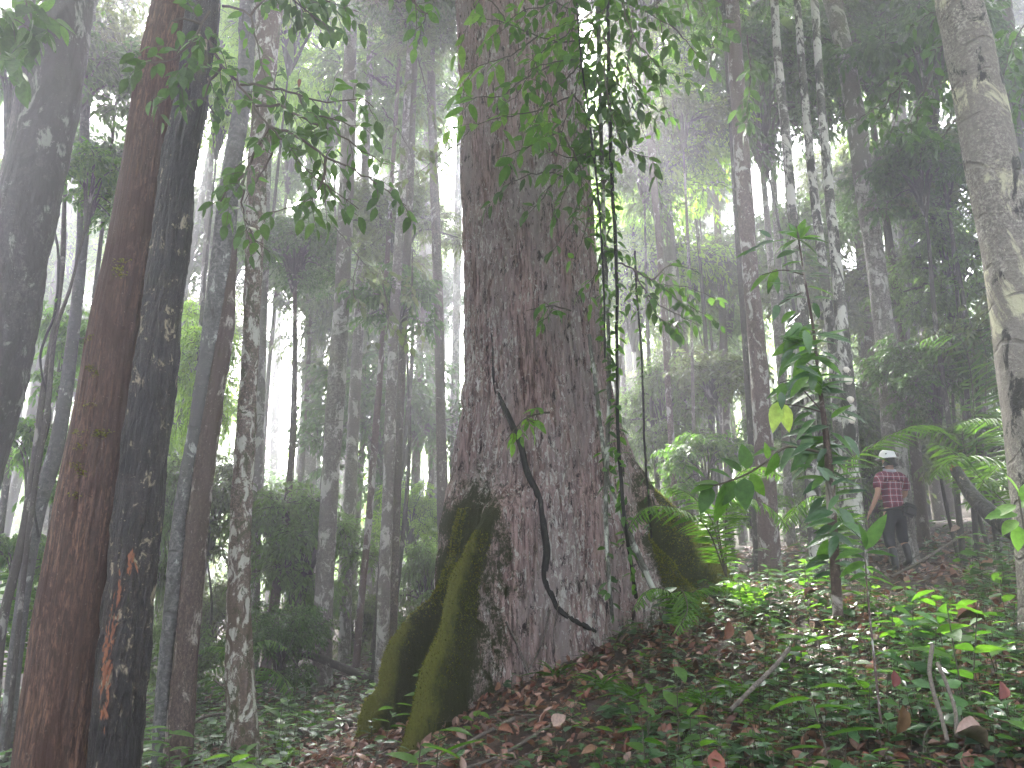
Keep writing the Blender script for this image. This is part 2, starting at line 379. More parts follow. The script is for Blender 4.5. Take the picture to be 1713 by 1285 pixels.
M['litter'] = leafmat('dead leaves', [(0.04, 0.02, 0.014), (0.14, 0.055, 0.035), (0.23, 0.12, 0.08), (0.08, 0.04, 0.03), (0.36, 0.24, 0.19), (0.17, 0.05, 0.03), (0.035, 0.022, 0.015), (0.22, 0.11, 0.06)],
                      0.12, (1.5, 1.3, 1.0), 0.42, 0.45)
M['moss'] = leafmat('moss tufts', [(0.045, 0.055, 0.008), (0.085, 0.10, 0.015), (0.14, 0.15, 0.02), (0.10, 0.075, 0.015)], 0.3, rough=0.9, spec=0.1)
M['fungus'] = plain('white bracket fungus', (0.62, 0.58, 0.5), 0.7)

def ground_mat():
    m, t, b = newmat('forest soil'); tc = t.nodes.new('ShaderNodeTexCoord'); v = tc.outputs['Object']
    f1 = noise(t, v, 9, 8, 0.75, 0.4); f2 = noise(t, v, 1.1, 4, 0.6)
    c = ramp(t, [(0.25, (0.012, 0.008, 0.006)), (0.5, (0.035, 0.02, 0.014)), (0.62, (0.085, 0.045, 0.03)), (0.75, (0.14, 0.085, 0.06))])
    t.links.new(f1, c.inputs[0])
    col = mixc(t, ramp_fac(t, f2, 0.5, 0.75), c.outputs[0], (0.022, 0.026, 0.013))
    t.links.new(col, b.inputs['Base Color']); b.inputs['Roughness'].default_value = 0.85
    bp = N(t, 'ShaderNodeBump', Strength=0.9, Distance=0.06); t.links.new(f1, bp.inputs['Height']); t.links.new(bp.outputs[0], b.inputs['Normal'])
    return m
M['soil'] = ground_mat()

def giant_mat():
    m, t, b = newmat('giant tree bark with moss'); tc = t.nodes.new('ShaderNodeTexCoord'); v = tc.outputs['Object']
    f1 = noise(t, mapped(t, v, (1, 1, 0.10)), 26, 7, 0.7, 0.3)
    col = mixc(t, ramp_fac(t, f1, 0.36, 0.60), (0.09, 0.055, 0.05), (0.46, 0.325, 0.30))
    f2 = noise(t, mapped(t, v, (1, 1, 0.25)), 3.0, 4, 0.6)
    col = mixc(t, ramp_fac(t, f2, 0.35, 0.7), col, (0.33, 0.28, 0.265))
    f8 = noise(t, mapped(t, v, (1, 1, 0.16)), 7, 5, 0.7, 0.4)
    col = mixc(t, ramp_fac(t, f8, 0.56, 0.66), col, (0.14, 0.075, 0.06))
    f3 = noise(t, mapped(t, v, (1, 1, 0.4)), 26, 5, 0.75, 0.8)
    f3b = noise(t, mapped(t, v, (1, 1, 0.35)), 2.2, 3, 0.6)
    mu = N(t, 'ShaderNodeMath', operation='MULTIPLY_ADD'); mu.inputs[1].default_value = 0.35; t.links.new(f3b, mu.inputs[0]); t.links.new(f3, mu.inputs[2])
    col = mixc(t, ramp_fac(t, mu.outputs[0], 0.735, 0.78), col, (0.58, 0.56, 0.52))
    f4 = noise(t, mapped(t, v, (1, 1, 0.3)), 16, 6, 0.75, 0.4)
    col = mixc(t, ramp_fac(t, f4, 0.55, 0.62), col, (0.03, 0.02, 0.018))
    at = t.nodes.new('ShaderNodeAttribute'); at.attribute_name = 'moss'
    f5 = noise(t, v, 4.5, 6, 0.75, 0.5); f6 = noise(t, v, 38, 4, 0.8)
    s = N(t, 'ShaderNodeMath', operation='MULTIPLY_ADD'); s.inputs[1].default_value = 0.9; t.links.new(f5, s.inputs[0]); t.links.new(at.outputs['Fac'], s.inputs[2])
    s3 = N(t, 'ShaderNodeMath', operation='MULTIPLY_ADD'); s3.inputs[1].default_value = 0.55; t.links.new(f6, s3.inputs[0]); t.links.new(s.outputs[0], s3.inputs[2])
    mask = ramp_fac(t, s3.outputs[0], 1.04, 1.20)
    dk = mixc(t, f6, (0.018, 0.022, 0.006), (0.05, 0.058, 0.016))
    br = mixc(t, f6, (0.08, 0.09, 0.015), (0.24, 0.25, 0.04))
    mc = mixc(t, ramp_fac(t, s.outputs[0], 1.38, 1.75), dk, br)
    col = mixc(t, mask, col, mc)
    t.links.new(col, b.inputs['Base Color']); b.inputs['Roughness'].default_value = 0.85; b.inputs['Specular IOR Level'].default_value = 0.25
    bp = N(t, 'ShaderNodeBump', Strength=1.0, Distance=0.12); t.links.new(f1, bp.inputs['Height'])
    bp2 = N(t, 'ShaderNodeBump', Strength=0.9, Distance=0.05); t.links.new(f3, bp2.inputs['Height']); t.links.new(bp.outputs[0], bp2.inputs['Normal'])
    bp3 = N(t, 'ShaderNodeBump', Strength=0.6, Distance=0.03); t.links.new(f6, bp3.inputs['Height']); t.links.new(bp2.outputs[0], bp3.inputs['Normal'])
    t.links.new(bp3.outputs[0], b.inputs['Normal'])
    return m
M['giant'] = giant_mat()
M['bark_black'].node_tree.nodes['Principled BSDF'].inputs['Specular IOR Level'].default_value = 0.5
# ---------------------------------------------------------------- ground sheet
def axis_pts(lo, hi, f0, f1, fine, coarse_n):
    a = np.linspace(f0, f1, int((f1 - f0) / fine) + 1)
    l = f0 - np.geomspace(0.15, f0 - lo, coarse_n)[::-1]; h = f1 + np.geomspace(0.15, hi - f1, coarse_n)
    return np.concatenate([l, a, h])
gxs = axis_pts(-150, 150, -8, 9, 0.06, 40); gys = axis_pts(-60, 220, 2, 15, 0.06, 46)
GX, GY = np.meshgrid(gxs, gys, indexing='ij')
GZ = ground(GX.ravel(), GY.ravel()).reshape(GX.shape)
rg = np.random.default_rng(3)
for k in range(28):                     # small hummocks and hollows of the forest floor
    fx, fy, ph, am = rg.uniform(3, 24), rg.uniform(3, 24), rg.uniform(0, 6.28, 2), rg.uniform(0.002, 0.007)
    GZ += am * np.sin(GX * fx + ph[0]) * np.sin(GY * fy + ph[1] + GX * 2)
mb = MB(); nx, ny = GX.shape
i = np.arange(nx - 1)[:, None] * ny; j = np.arange(ny - 1)[None]
mb.add(np.stack([GX, GY, GZ], -1).reshape(-1, 3), np.stack([i + j, i + ny + j, i + ny + j + 1, i + j + 1], -1).reshape(-1, 4))
g = mb.build('ground', M['soil']); tag(g, kind='structure')

# ---------------------------------------------------------------- haze: closed box of even density
HX, HY0, HY1, HZ0, HZ1 = 62.0, -26.0, 74.0, -9.0, 33.0
mb = MB()
hv = np.array([(x, y, z) for x in (-HX, HX) for y in (HY0, HY1) for z in (HZ0, HZ1)])
mb.add(hv, [(0, 1, 3, 2), (4, 6, 7, 5), (0, 4, 5, 1), (2, 3, 7, 6), (0, 2, 6, 4), (1, 5, 7, 3)])
hm = bpy.data.materials.new('haze air'); hm.use_nodes = True; ht = hm.node_tree
ht.nodes.remove(ht.nodes['Principled BSDF'])
pv = ht.nodes.new('ShaderNodeVolumePrincipled'); pv.inputs['Density'].default_value = HAZE_DENSITY
pv.inputs['Color'].default_value = (0.83, 0.83, 0.92, 1); pv.inputs['Anisotropy'].default_value = 0.78
ht.links.new(pv.outputs[0], ht.nodes['Material Output'].inputs['Volume'])
hz = mb.build('haze', hm, smooth=False); tag(hz, kind='stuff')

# ---------------------------------------------------------------- the giant buttressed tree
GD = 9.6
ax_pts = []
for u, v in [(872, -700), (870, -300), (866, 0), (878, 200), (886, 420), (897, 600), (908, 720), (912, 850), (912, 1000), (912, 1200)]:
    p, t = px(u, v, GD); ax_pts.append((p[2], p[0]))
ax_pts = np.array(ax_pts)[::-1]
hw = []
for v, wd in [(-700, 84), (-300, 88), (0, 94), (200, 100), (420, 106), (600, 112), (700, 119), (800, 135), (900, 152), (1000, 168), (1100, 182), (1250, 200)]:
    p, t = px(900, v, GD); hw.append((p[2], wd * t))
hw = np.array(hw)[::-1]
def g_ax(z): return np.interp(z, ax_pts[:, 0], ax_pts[:, 1])
def g_r0(z): return np.interp(z, hw[:, 0], hw[:, 1])
BUT = []
def butt(theta, pix, toe, thick=0.09, moss=1.0):
    """ridge line of a buttress given by its outline pixels, in the upright plane through the axis at angle theta"""
    th = R(theta); rows = []
    for u, v in pix:
        d = ray(u, v); zz = 1.0
        for _ in range(30):
            # solve CAM + s d = (ax + Rr cos, GD + Rr sin, z)
            A = np.array([[d[0], -math.cos(th)], [d[1], -math.sin(th)]]); bb = np.array([g_ax(zz) - CAM[0], GD - CAM[1]])
            s_, Rr = np.linalg.solve(A, bb); zz = CAM[2] + s_ * d[2]
        rows.append((zz, Rr))
    rows = np.array(rows)[::-1]
    zt_ = rows[-1, 0]; rows = np.vstack([rows, [zt_ + 0.7, float(g_r0(zt_ + 0.7)) - 0.12]])
    if toe: rows = np.vstack([(rows[0, 0] - toe[0], rows[0, 1] + toe[1]), rows])
    BUT.append((th, rows, thick, moss))
butt(-141, [(780, 850), (770, 885), (752, 950), (738, 1000), (695, 1030), (655, 1085), (626, 1140), (607, 1200), (592, 1270)], (0.5, 0.15), 0.06)
butt(-117, [(801, 888), (775, 945), (752, 1000), (738, 1060), (716, 1120), (694, 1190), (668, 1245), (640, 1278)], (0.5, 0.5), 0.058)
butt(-12, [(1003, 600), (1030, 700), (1056, 770), (1085, 810), (1130, 855), (1180, 905), (1218, 955)], (0.6, 0.4), 0.075)
butt(-38, [(1035, 800), (1058, 860), (1100, 925), (1140, 965), (1170, 995)], (0.5, 0.3), 0.07)
butt(172, [(784, 660), (777, 745), (763, 800), (748, 870), (742, 940), (738, 1000)], (1.0, 0.5), 0.16)
BUT.append((R(-72), np.array([(-0.2, 1.75), (0.5, 1.45), (1.0, 1.22), (1.8, 1.02), (3, 0.8), (4, 0.3)]), 0.20, 0.2))
BUT.append((R(62), np.array([(-0.2, 3.0), (1.0, 2.2), (2.0, 1.4), (3.5, 0.9), (4.5, 0.3)]), 0.11, 1))
BUT.append((R(118), np.array([(-0.2, 3.0), (1.0, 2.0), (2.0, 1.3), (3.5, 0.9), (4.5, 0.3)]), 0.11, 1))
nth = 1400; base = np.linspace(-np.pi, np.pi, 900, endpoint=False)
ths = [base]
for th, *_ in BUT:
    th = (th + np.pi) % (2 * np.pi) - np.pi
    ths.append(th + 0.22 * np.sign(np.linspace(-1, 1, 60)) * np.linspace(-1, 1, 60) ** 2)
ths = np.unique(((np.concatenate(ths) + np.pi) % (2 * np.pi)) - np.pi)
zs = np.concatenate([np.arange(-1.2, 4.2, 0.028), np.arange(4.2, 12, 0.06), np.arange(12, 27, 0.5)])
def g_rad(th, z):
    """radius of the giant trunk at angle th, height z (arrays), and moss weight"""
    r0 = g_r0(z)
    lump = vnoise(th * 3 + 50, z * 0.5 + 10, 1) - 0.5
    fib = vnoise(th * 26 + 200, z * 0.9 + 20, 2) - 0.5
    fib2 = vnoise(th * 60 + 400, z * 3.0 + 20, 3) - 0.5
    r = r0 * (1 + 0.05 * lump) + 0.055 * fib + 0.03 * fib2
    ridge = np.zeros_like(r); rr = r.copy()
    for k, (bt, rows, tk, ms) in enumerate(BUT):
        bR = np.interp(z, rows[:, 0], rows[:, 1]); bR = bR * (1 + 0.035 * (vnoise(z * 5 + 9 * k, z * 0 + 3, 7) - 0.5) * 2)
        ex = np.clip(bR - r0 * 0.98, 0, None)
        wob = 0.06 * np.sin(z * 2.3 + k) / np.maximum(bR, 0.6)
        dl = np.abs((th - bt - wob + np.pi) % (2 * np.pi) - np.pi)
        sg = tk / np.maximum(bR, 0.5) * (1 + 5.0 * np.exp(-ex / 0.20))
        f = 1 / (1 + (dl / (sg * 1.15)) ** 1.75)
        f = np.where(dl < sg * 0.5, np.maximum(f, 1 - 0.5 * (dl / (sg * 0.5)) ** 2 * 0.5), f)
        wide = 1 / (1 + (dl / (sg * 3.6)) ** 2.2)
        f = 0.58 * f + 0.42 * wide
        cand = r + ex * f
        rr = np.maximum(rr, cand) + 0.0
        tot = (ex - 0.12) * np.exp(-(dl / (sg * 2.0)) ** 2) / 0.6
        ridge = np.maximum(ridge, ms * np.clip(tot, 0, 1) * 0.75 + ms * 0.6 * np.clip((ex - 0.08) / 0.75, 0, 1) * np.exp(-(dl / (sg * 0.9)) ** 2))
    # the fused stem and the deep groove along the left edge
    d = np.abs((th - R(-152) + np.pi) % (2 * np.pi) - np.pi); rr = rr - 0.11 * np.exp(-(d / 0.05) ** 2) * np.clip((z - 1.9) / 1.0, 0, 1)
    d = np.abs((th - R(-166) + np.pi) % (2 * np.pi) - np.pi); rr = rr + 0.05 * np.exp(-(d / 0.10) ** 2) * np.clip((z - 1.9) / 1.0, 0, 1)
    # hollow with a dark cleft at the right front
    d = np.abs((th - R(-52) + np.pi) % (2 * np.pi) - np.pi); rr = rr - 0.14 * np.exp(-(d / 0.11) ** 2) * np.clip((3.1 - z) / 1.0, 0, 1)
    d = np.abs((th - R(-40) + np.pi) % (2 * np.pi) - np.pi); rr = rr + 0.05 * np.exp(-(d / 0.13) ** 2) * np.clip((z - 2.4) / 1.0, 0, 1)
    rr = rr + np.where(ridge > 0.3, 0.018 * (vnoise(th * 70, z * 18, 5) - 0.5), 0)
    # moss: buttresses, the right flank high up, low ground
    dr = (th - R(-18) + np.pi) % (2 * np.pi) - np.pi
    flank = 0.34 * np.exp(-(dr / 0.42) ** 2) * np.clip((9 - z) / 4, 0, 1)
    dl_ = (th - R(-142) + np.pi) % (2 * np.pi) - np.pi
    low = 0.60 * np.exp(-(dl_ / 0.72) ** 2) * np.clip((3.7 - z) / 1.4, 0, 1)
    dr2 = (th - R(-22) + np.pi) % (2 * np.pi) - np.pi
    low2 = 0.62 * np.exp(-(dr2 / 0.42) ** 2) * np.clip((3.5 - z) / 1.3, 0, 1)
    moss = np.clip(np.maximum.reduce([ridge, flank, low, low2]) + 0.04, 0, 1.4)
    return rr, moss
TH, ZZ = np.meshgrid(ths, zs, indexing='xy')
RR, MO = g_rad(TH.ravel(), ZZ.ravel()); RR = RR.reshape(TH.shape); MO = MO.reshape(TH.shape)
V = np.stack([g_ax(ZZ) + RR * np.cos(TH), GD + RR * np.sin(TH), ZZ], -1).reshape(-1, 3)
nz, nt_ = TH.shape; i = np.arange(nz - 1)[:, None] * nt_; j = np.arange(nt_)[None]; k = (j + 1) % nt_
F = np.stack([i + j, i + k, i + nt_ + k, i + nt_ + j], -1).reshape(-1, 4)
mb = MB(); mb.add(V, F, attr=MO.ravel())
gb = (float(g_ax(0.3)), GD, gz(g_ax(0.3), GD))
giant = empty('giant_tree', gb, 'massive pinkish-brown trunk with mossy flared buttress roots in the middle of the clearing', 'tree')
mb.build('trunk', M['giant'], giant, gb, attr='moss')
def g_hit(u, v, out=0.0):
    """first point of the giant's bark along the ray through a photograph pixel"""
    d = ray(u, v)
    for s_ in np.arange(5.5, 11.5, 0.01):
        p = CAM + s_ * d; dx, dy = p[0] - g_ax(p[2]), p[1] - GD
        if math.hypot(dx, dy) < float(g_rad(np.array([math.atan2(dy, dx)]), np.array([p[2]]))[0][0]) + out: return p
    return CAM + 9.0 * d
# moss tufts standing up along the ridges
mb = MB(); O = []; Dv = []; rg = np.random.default_rng(21)
for bi, (bt, rows, tk, ms) in enumerate(BUT[:4]):
    zz = rg.uniform(rows[0, 0] + 0.2, min(rows[-2, 0], 3.0), 5200)
    th = bt + rg.normal(0, 0.9, 5200) * tk / np.interp(zz, rows[:, 0], rows[:, 1])
    rr, mo = g_rad(th, zz); keep = mo > 0.45; zz, th, rr = zz[keep], th[keep], rr[keep]
    O.append(np.stack([g_ax(zz) + rr * np.cos(th), GD + rr * np.sin(th), zz], -1))
    Dv.append(np.stack([np.cos(th) * 0.8, np.sin(th) * 0.8, np.full(len(th), 0.4)], -1) + rg.normal(0, 0.5, (len(th), 3)))
O = np.concatenate(O); Dv = np.concatenate(Dv)
add_leaves(mb, O - norm(Dv) * 0.004, Dv, rg.normal(0, 1, O.shape), rg.uniform(0.012, 0.035, len(O)), rg.uniform(0.008, 0.016, len(O)), LEAF_FAR)
o = mb.build('moss', M['moss'], giant, gb); tag(o, kind='stuff')
# flakes of lifted bark on the trunk face
mb = MB(); n = 2600; zz = rg.uniform(0.2, 9, n); th = rg.uniform(R(-172), R(-5), n); rr, mo = g_rad(th, zz); k_ = mo < 0.25
zz, th, rr = zz[k_], th[k_], rr[k_]
O = np.stack([g_ax(zz) + (rr + 0.002) * np.cos(th), GD + (rr + 0.002) * np.sin(th), zz], -1)
nrm = np.stack([np.cos(th), np.sin(th), 0 * th], -1)
add_leaves(mb, O, np.array([0, 0, -1.0]) + nrm * 0.12 + rg.normal(0, 0.08, O.shape), nrm, rg.uniform(0.04, 0.16, len(O)), rg.uniform(0.012, 0.035, len(O)), LEAF_FAR)
o = mb.build('bark_flake', M['giant'], giant, gb); tag(o, kind='stuff')
# ---------------------------------------------------------------- crowns (shared meshes)
def crown_mesh(name, Rd, flat, nclump, nspray, nleaf, leafL, tmpl, mat, seed, shell=0.45, ratio=0.42):
    rg = np.random.default_rng(seed); mb = MB(); lb = MB()
    O = []; Dv = []; Nn = []; Ls = []
    for c in range(nclump):
        d = norm(rg.normal(0, 1, 3)); d[2] = abs(d[2]) * 0.9 if rg.random() < 0.62 else d[2]
        cc = d * Rd * rg.uniform(shell, 1.0) * np.array([1, 1, flat])
        cr = Rd * rg.uniform(0.22, 0.42)
        mid = cc * 0.5 + rg.normal(0, 0.08 * Rd, 3)
        tube(lb, resample([(0, 0, -Rd * flat * 0.95), mid * [0.6, 0.6, 0.8], cc], 8), np.linspace(0.028, 0.008, 8) * Rd, 5, seed=c, rough=0.15)
        for s_ in range(nspray):
            e = norm(rg.normal(0, 1, 3)); e[2] *= 0.5
            p0 = cc + e * cr * 0.25; ln = cr * rg.uniform(0.6, 1.15)
            p1 = p0 + norm(e + np.array([0, 0, 0.1])) * ln * 0.6; p2 = p1 + norm(e + np.array([0, 0, -0.5])) * ln * 0.5
            P = resample([p0, p1, p2], 5)
            if s_ % 2 == 0: tube(lb, P, np.linspace(0.006, 0.002, 5) * Rd, 3, cap=False)
            a, b, c_, l = twig_leaves(rg, P, leafL, 0, nleaf, 0.45, 1.0)
            O.append(a); Dv.append(b); Nn.append(c_); Ls.append(l)
    O, Dv, Nn, Ls = map(np.concatenate, (O, Dv, Nn, Ls))
    add_leaves(mb, O, Dv, Nn, Ls, Ls * ratio, tmpl)
    return mb.mesh('crown', [mat]), lb.mesh('branches', [M['bark_dark']])
CR = {
 'mid_a': crown_mesh('ca', 1.0, 0.8, 20, 16, 10, 0.13, LEAF_MID, M['leaf_dark'], 1),
 'mid_b': crown_mesh('cb', 1.0, 0.9, 18, 16, 10, 0.135, LEAF_MID, M['leaf_near'], 2),
 'mid_c': crown_mesh('cc', 1.0, 0.7, 22, 14, 10, 0.12, LEAF_MID, M['leaf_olive'], 3),
 'far_a': crown_mesh('fa', 2.0, 0.85, 34, 30, 11, 0.19, LEAF_FAR, M['leaf_far'], 4),
 'far_b': crown_mesh('fb', 2.0, 0.75, 30, 30, 11, 0.18, LEAF_FAR, M['leaf_olive'], 5),
 'far_c': crown_mesh('fc', 2.0, 0.95, 34, 28, 11, 0.19, LEAF_FAR, M['leaf_lime'], 6),
 'far_d': crown_mesh('fd', 2.0, 0.8, 36, 30, 11, 0.18, LEAF_FAR, M['leaf_dark'], 7),
 'top': crown_mesh('ct', 4.5, 0.45, 15, 9, 10, 0.34, LEAF_FAR, M['leaf_far'], 8, 0.2),
}
KEYS_FAR = ['far_a', 'far_b', 'far_c', 'far_d']
def put_crown(root, kind, centre, scale, rz, base):
    me, lm = CR[kind]
    for nm, m_ in (('crown', me), ('branches', lm)):
        o = link(nm, m_, root, tuple(np.array(centre) - np.array(base))); o.rotation_euler = (0, 0, rz)
        o.scale = scale if hasattr(scale, '__len__') else (scale,) * 3

def tree(name, label, cat, pts, D, mat, ztop=None, crown=None, cs=1.0, group=None, rough=0.05, seg=14, flute=0.0, extra=None, fl=1.35, seed=None, lean=0.0, relief=None):
    """trunk through photograph pixels (u, v, width) on the plane y = D, from the soil up to ztop"""
    sd = seed if seed is not None else int(abs(pts[0][0]) * 7 + D * 13)
    P = []; Rr = []
    for u, v, wd in pts:
        p, t = px(u, v, D); P.append(p); Rr.append(wd * t / 2)
    P = np.array(P); Rr = np.array(Rr); o_ = np.argsort(P[:, 2]); P, Rr = P[o_], Rr[o_]
    d = P[1] - P[0]; d = d / max(d[2], 0.2)
    g0 = gz(P[0][0], D)
    if P[0][2] > g0 - 0.15:
        k = P[0][2] - (g0 - 0.25); b = P[0] - d * k; b1 = P[0] - d * min(0.6, k * 0.5)
        P = np.vstack([b, b1, P]) if k > 0.3 else np.vstack([b, P])
        Rr = np.concatenate([[Rr[0] * fl, Rr[0] * (1 + (fl - 1) * 0.25)], Rr]) if k > 0.3 else np.concatenate([[Rr[0] * fl], Rr])
    if ztop and ztop > P[-1][2]:
        d = P[-1] - P[-2]; d = d / max(d[2], 0.2); d[:2] *= 0.6
        P = np.vstack([P, P[-1] + d * (ztop - P[-1][2])]); Rr = np.append(Rr, Rr[-1] * 0.7)
    L = np.linalg.norm(np.diff(P, axis=0), axis=1).sum(); n = int(max(10, min(160, L / (0.12 if D < 12 else 0.3))))
    if relief:      # dense rings where the trunk is in view
        n = int(L / 0.03)
    Q = resample(np.hstack([P, Rr[:, None]]), n)
    base = (float(P[0][0]), D, gz(P[0][0], D))
    root = empty(name, base, label, cat, group)
    mb = MB(); tube(mb, Q[:, :3], Q[:, 3], seg, rough=rough, seed=sd, flute=flute, relief=relief)
    mb.build('trunk', mat, root, base)
    if crown:
        kind = crown; sc_ = cs * (0.62 if crown == 'top' else (0.34 if D > 14 else 0.7))
        put_crown(root, kind, P[-1] + np.array([0, 0, 0.6 * sc_ * (4.5 * .45 if kind == 'top' else 1.2)]), sc_, (sd * 1.7) % 6.28, base)
    return root, base, Q

T = tree
# --- near trees, left
T('lichen_tree', 'dark blotched grey trunk cut by the left edge, leaning right, nearest the corner', 'tree',
  [(118, -60, 70), (114, 0, 73), (92, 140, 82), (62, 280, 90), (30, 420, 96), (-8, 600, 104), (-50, 760, 112), (-130, 1080, 124)], 6.4, M['bark_left'], 13, 'top', 1.0, seg=110, rough=0.045, relief='crust')
T('thin_tree', 'thin dark stem close behind the blotched grey trunk at the left edge', 'tree',
  [(48, 0, 20), (38, 150, 24), (14, 300, 28), (-10, 430, 30), (-60, 700, 32)], 8.2, M['bark_dark'], 12, 'top', 0.7)
rt, rb, rq = T('red_bark_tree', 'big reddish-brown fibrous trunk with a black mossy trunk fused to its right side', 'tree',
  [(312, -60, 82), (303, 0, 86), (275, 140, 90), (255, 280, 92), (232, 420, 98), (205, 560, 104), (184, 700, 112), (158, 850, 120), (134, 1000, 126), (112, 1150, 132), (98, 1285, 136), (92, 1420, 140)],
  4.9, M['bark_red'], 14, 'top', 1.0, seg=150, rough=0.03, relief='fibre')
def fused(root, base, pts, D, mat, name, seg=130, rough=0.05, zt=14, seed=5, label=None):
    P = np.array([np.append(px(u, v, D)[0], wd * px(u, v, D)[1] / 2) for u, v, wd in pts])[::-1]
    d = P[-1] - P[-2]; P = np.vstack([P, P[-1] + d / d[2] * (zt - P[-1][2]) * np.array([1, 1, 1, 0])])
    Q = resample(P, int((P[-1][2] - P[0][2]) / 0.03)); mb = MB()
    if seed == 5:
        Q[:, 3] *= 1 + 0.05 * np.sin(Q[:, 2] * 5.1) * np.sin(Q[:, 2] * 2.2 + 1)
    tube(mb, Q[:, :3], Q[:, 3], seg, rough=rough, seed=seed, relief='crust'); o = mb.build(name, mat, root, base)
    if label: o['label'] = label
    return Q
fq = fused(rt, rb, [(345, -60, 46), (340, 0, 50), (322, 150, 50), (300, 280, 55), (285, 420, 60), (266, 560, 62), (249, 700, 66), (232, 850, 72), (222, 960, 78), (212, 1040, 84), (200, 1150, 86), (190, 1285, 84), (185, 1420, 88)],
      4.72, M['bark_black'], 'fused_trunk', rough=0.075, label='black mossy trunk fused to the reddish one')
# torn orange bark wound: ragged splinters on the black trunk
mb = MB(); rg = np.random.default_rng(9)
for k in range(300):
    t_ = rg.random(); u = np.interp(t_, [0, .35, .6, 1], [237, 210, 200, 192]) + rg.normal(0, 4); v = 925 + t_ * 270 + rg.normal(0, 8)
    p, m_ = px(u, v, 4.72)
    i_ = np.argmin(abs(fq[:, 2] - p[2])); cxx, rr_ = fq[i_, 0], fq[i_, 3]
    dx = np.clip((p[0] - cxx) / rr_, -0.9, 0.9); y_ = fq[i_, 1] - rr_ * math.sqrt(1 - dx * dx) * 1.01
    add_leaves(mb, [(p[0], y_ + 0.004, p[2])], [(rg.normal(0.12, 0.25), -0.22, rg.choice([-1, 1]))], [(dx, -1, 0.1)], rg.uniform(0.02, 0.07), rg.uniform(0.006, 0.014), LEAF_MID)
o = mb.build('torn_bark', M['wood_torn'], rt, rb); o['label'] = 'ragged orange torn bark'
# little ledges of leafy moss on the reddish trunk
mb = MB()
for u, v in [(228, 455), (225, 480), (170, 580), (178, 630), (186, 640), (182, 690), (160, 735), (190, 738), (165, 758), (158, 790), (170, 800), (158, 835), (200, 735), (224, 470)]:
    for k in range(26):
        p, m_ = px(u + rg.normal(0, 6), v + rg.normal(0, 3), 4.9); i_ = np.argmin(abs(rq[:, 2] - p[2])); dx = np.clip((p[0] - rq[i_, 0]) / rq[i_, 3], -.95, .95)
        add_leaves(mb, [(p[0], 4.9 - rq[i_, 3] * math.sqrt(1 - dx * dx), p[2])], [rg.normal(0, .5, 3) + [0, -1, 0]], [(0, 0, 1)], 0.022, 0.012, LEAF_FAR)
o = mb.build('moss', M['moss'], rt, rb); tag(o, kind='stuff')

t3, b3, _ = T('twin_tree', 'pair of fused leaning trunks, smooth grey on the left and speckled brown on the right', 'tree',
  [(418, -40, 25), (413, 60, 26), (408, 150, 27), (385, 300, 32), (372, 430, 36), (358, 560, 37), (333, 700, 30), (306, 850, 28), (291, 1000, 30), (272, 1180, 26), (266, 1285, 24)],
  7.6, M['bark_grey'], 15, 'top', 0.9, seg=60, relief='ring')
fused(t3, b3, [(392, 400, 5), (387, 460, 14), (376, 560, 26), (354, 700, 30), (334, 850, 34), (320, 1000, 36), (305, 1180, 42), (296, 1300, 46)], 7.58, M['bark_brown'], 'fused_trunk', 60, 0.04, 4.6, 6,
      'speckled brown right-hand trunk')
T('mottled_tree', 'slender mottled trunk crusted with pale lichen, right of the fused pair', 'tree',
  [(452, -40, 44), (450, 0, 44), (442, 140, 34), (430, 300, 30), (425, 430, 27), (420, 560, 26), (413, 700, 30), (404, 850, 34), (399, 1000, 38), (402, 1150, 44), (410, 1290, 54)],
  8.0, M['bark_mottled'], 15, 'top', 0.9, seg=70, rough=0.06, fl=1.3, relief='crust')
T('banded_tree', 'pale banded slim trunk leaning right beside the big reddish one', 'tree',
  [(142, 200, 15), (140, 350, 18), (134, 450, 17), (118, 600, 20), (96, 740, 24), (62, 860, 26), (40, 990, 22), (22, 1130, 22), (10, 1285, 24)], 8.6, M['bark_grey'], 9, 'mid_b', 1.5, rough=0.06)
T('thin_tree', 'thin dark stem rising left of the banded slim trunk', 'tree',
  [(108, 330, 6), (105, 430, 9), (92, 540, 10), (72, 660, 11), (60, 760, 12), (38, 900, 14), (5, 1040, 15), (-10, 1200, 16)], 8.3, M['bark_dark'], 7, 'mid_a', 1.2, rough=0.08)
T('sapling', 'crooked thin sapling with forking stems between the two left-hand trunks', 'tree',
  [(118, 480, 5), (92, 560, 7), (80, 680, 8), (62, 790, 9), (40, 960, 9), (22, 1140, 9)], 7.9, M['bark_dark'], 5.5, 'mid_b', 0.8, rough=0.08, seed=77)

# --- misty trees between the left group and the giant
T('misty_tree', 'dark misty trunk with a pale left side and flared foot, left of the thin poles', 'tree',
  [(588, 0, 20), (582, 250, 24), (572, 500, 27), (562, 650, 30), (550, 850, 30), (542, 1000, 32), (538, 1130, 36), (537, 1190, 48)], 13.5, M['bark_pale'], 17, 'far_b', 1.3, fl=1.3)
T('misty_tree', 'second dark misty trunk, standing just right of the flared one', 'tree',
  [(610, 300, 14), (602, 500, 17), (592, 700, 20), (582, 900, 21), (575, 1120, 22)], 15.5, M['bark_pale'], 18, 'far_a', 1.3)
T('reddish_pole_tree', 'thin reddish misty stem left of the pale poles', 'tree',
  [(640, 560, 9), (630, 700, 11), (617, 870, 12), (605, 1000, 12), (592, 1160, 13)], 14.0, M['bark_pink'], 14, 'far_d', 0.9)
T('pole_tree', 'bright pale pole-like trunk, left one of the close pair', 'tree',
  [(672, 330, 14), (663, 470, 16), (655, 640, 19), (650, 800, 20), (643, 980, 20), (638, 1120, 22)], 12.5, M['bark_pale'], 12, 'far_d', 0.8)
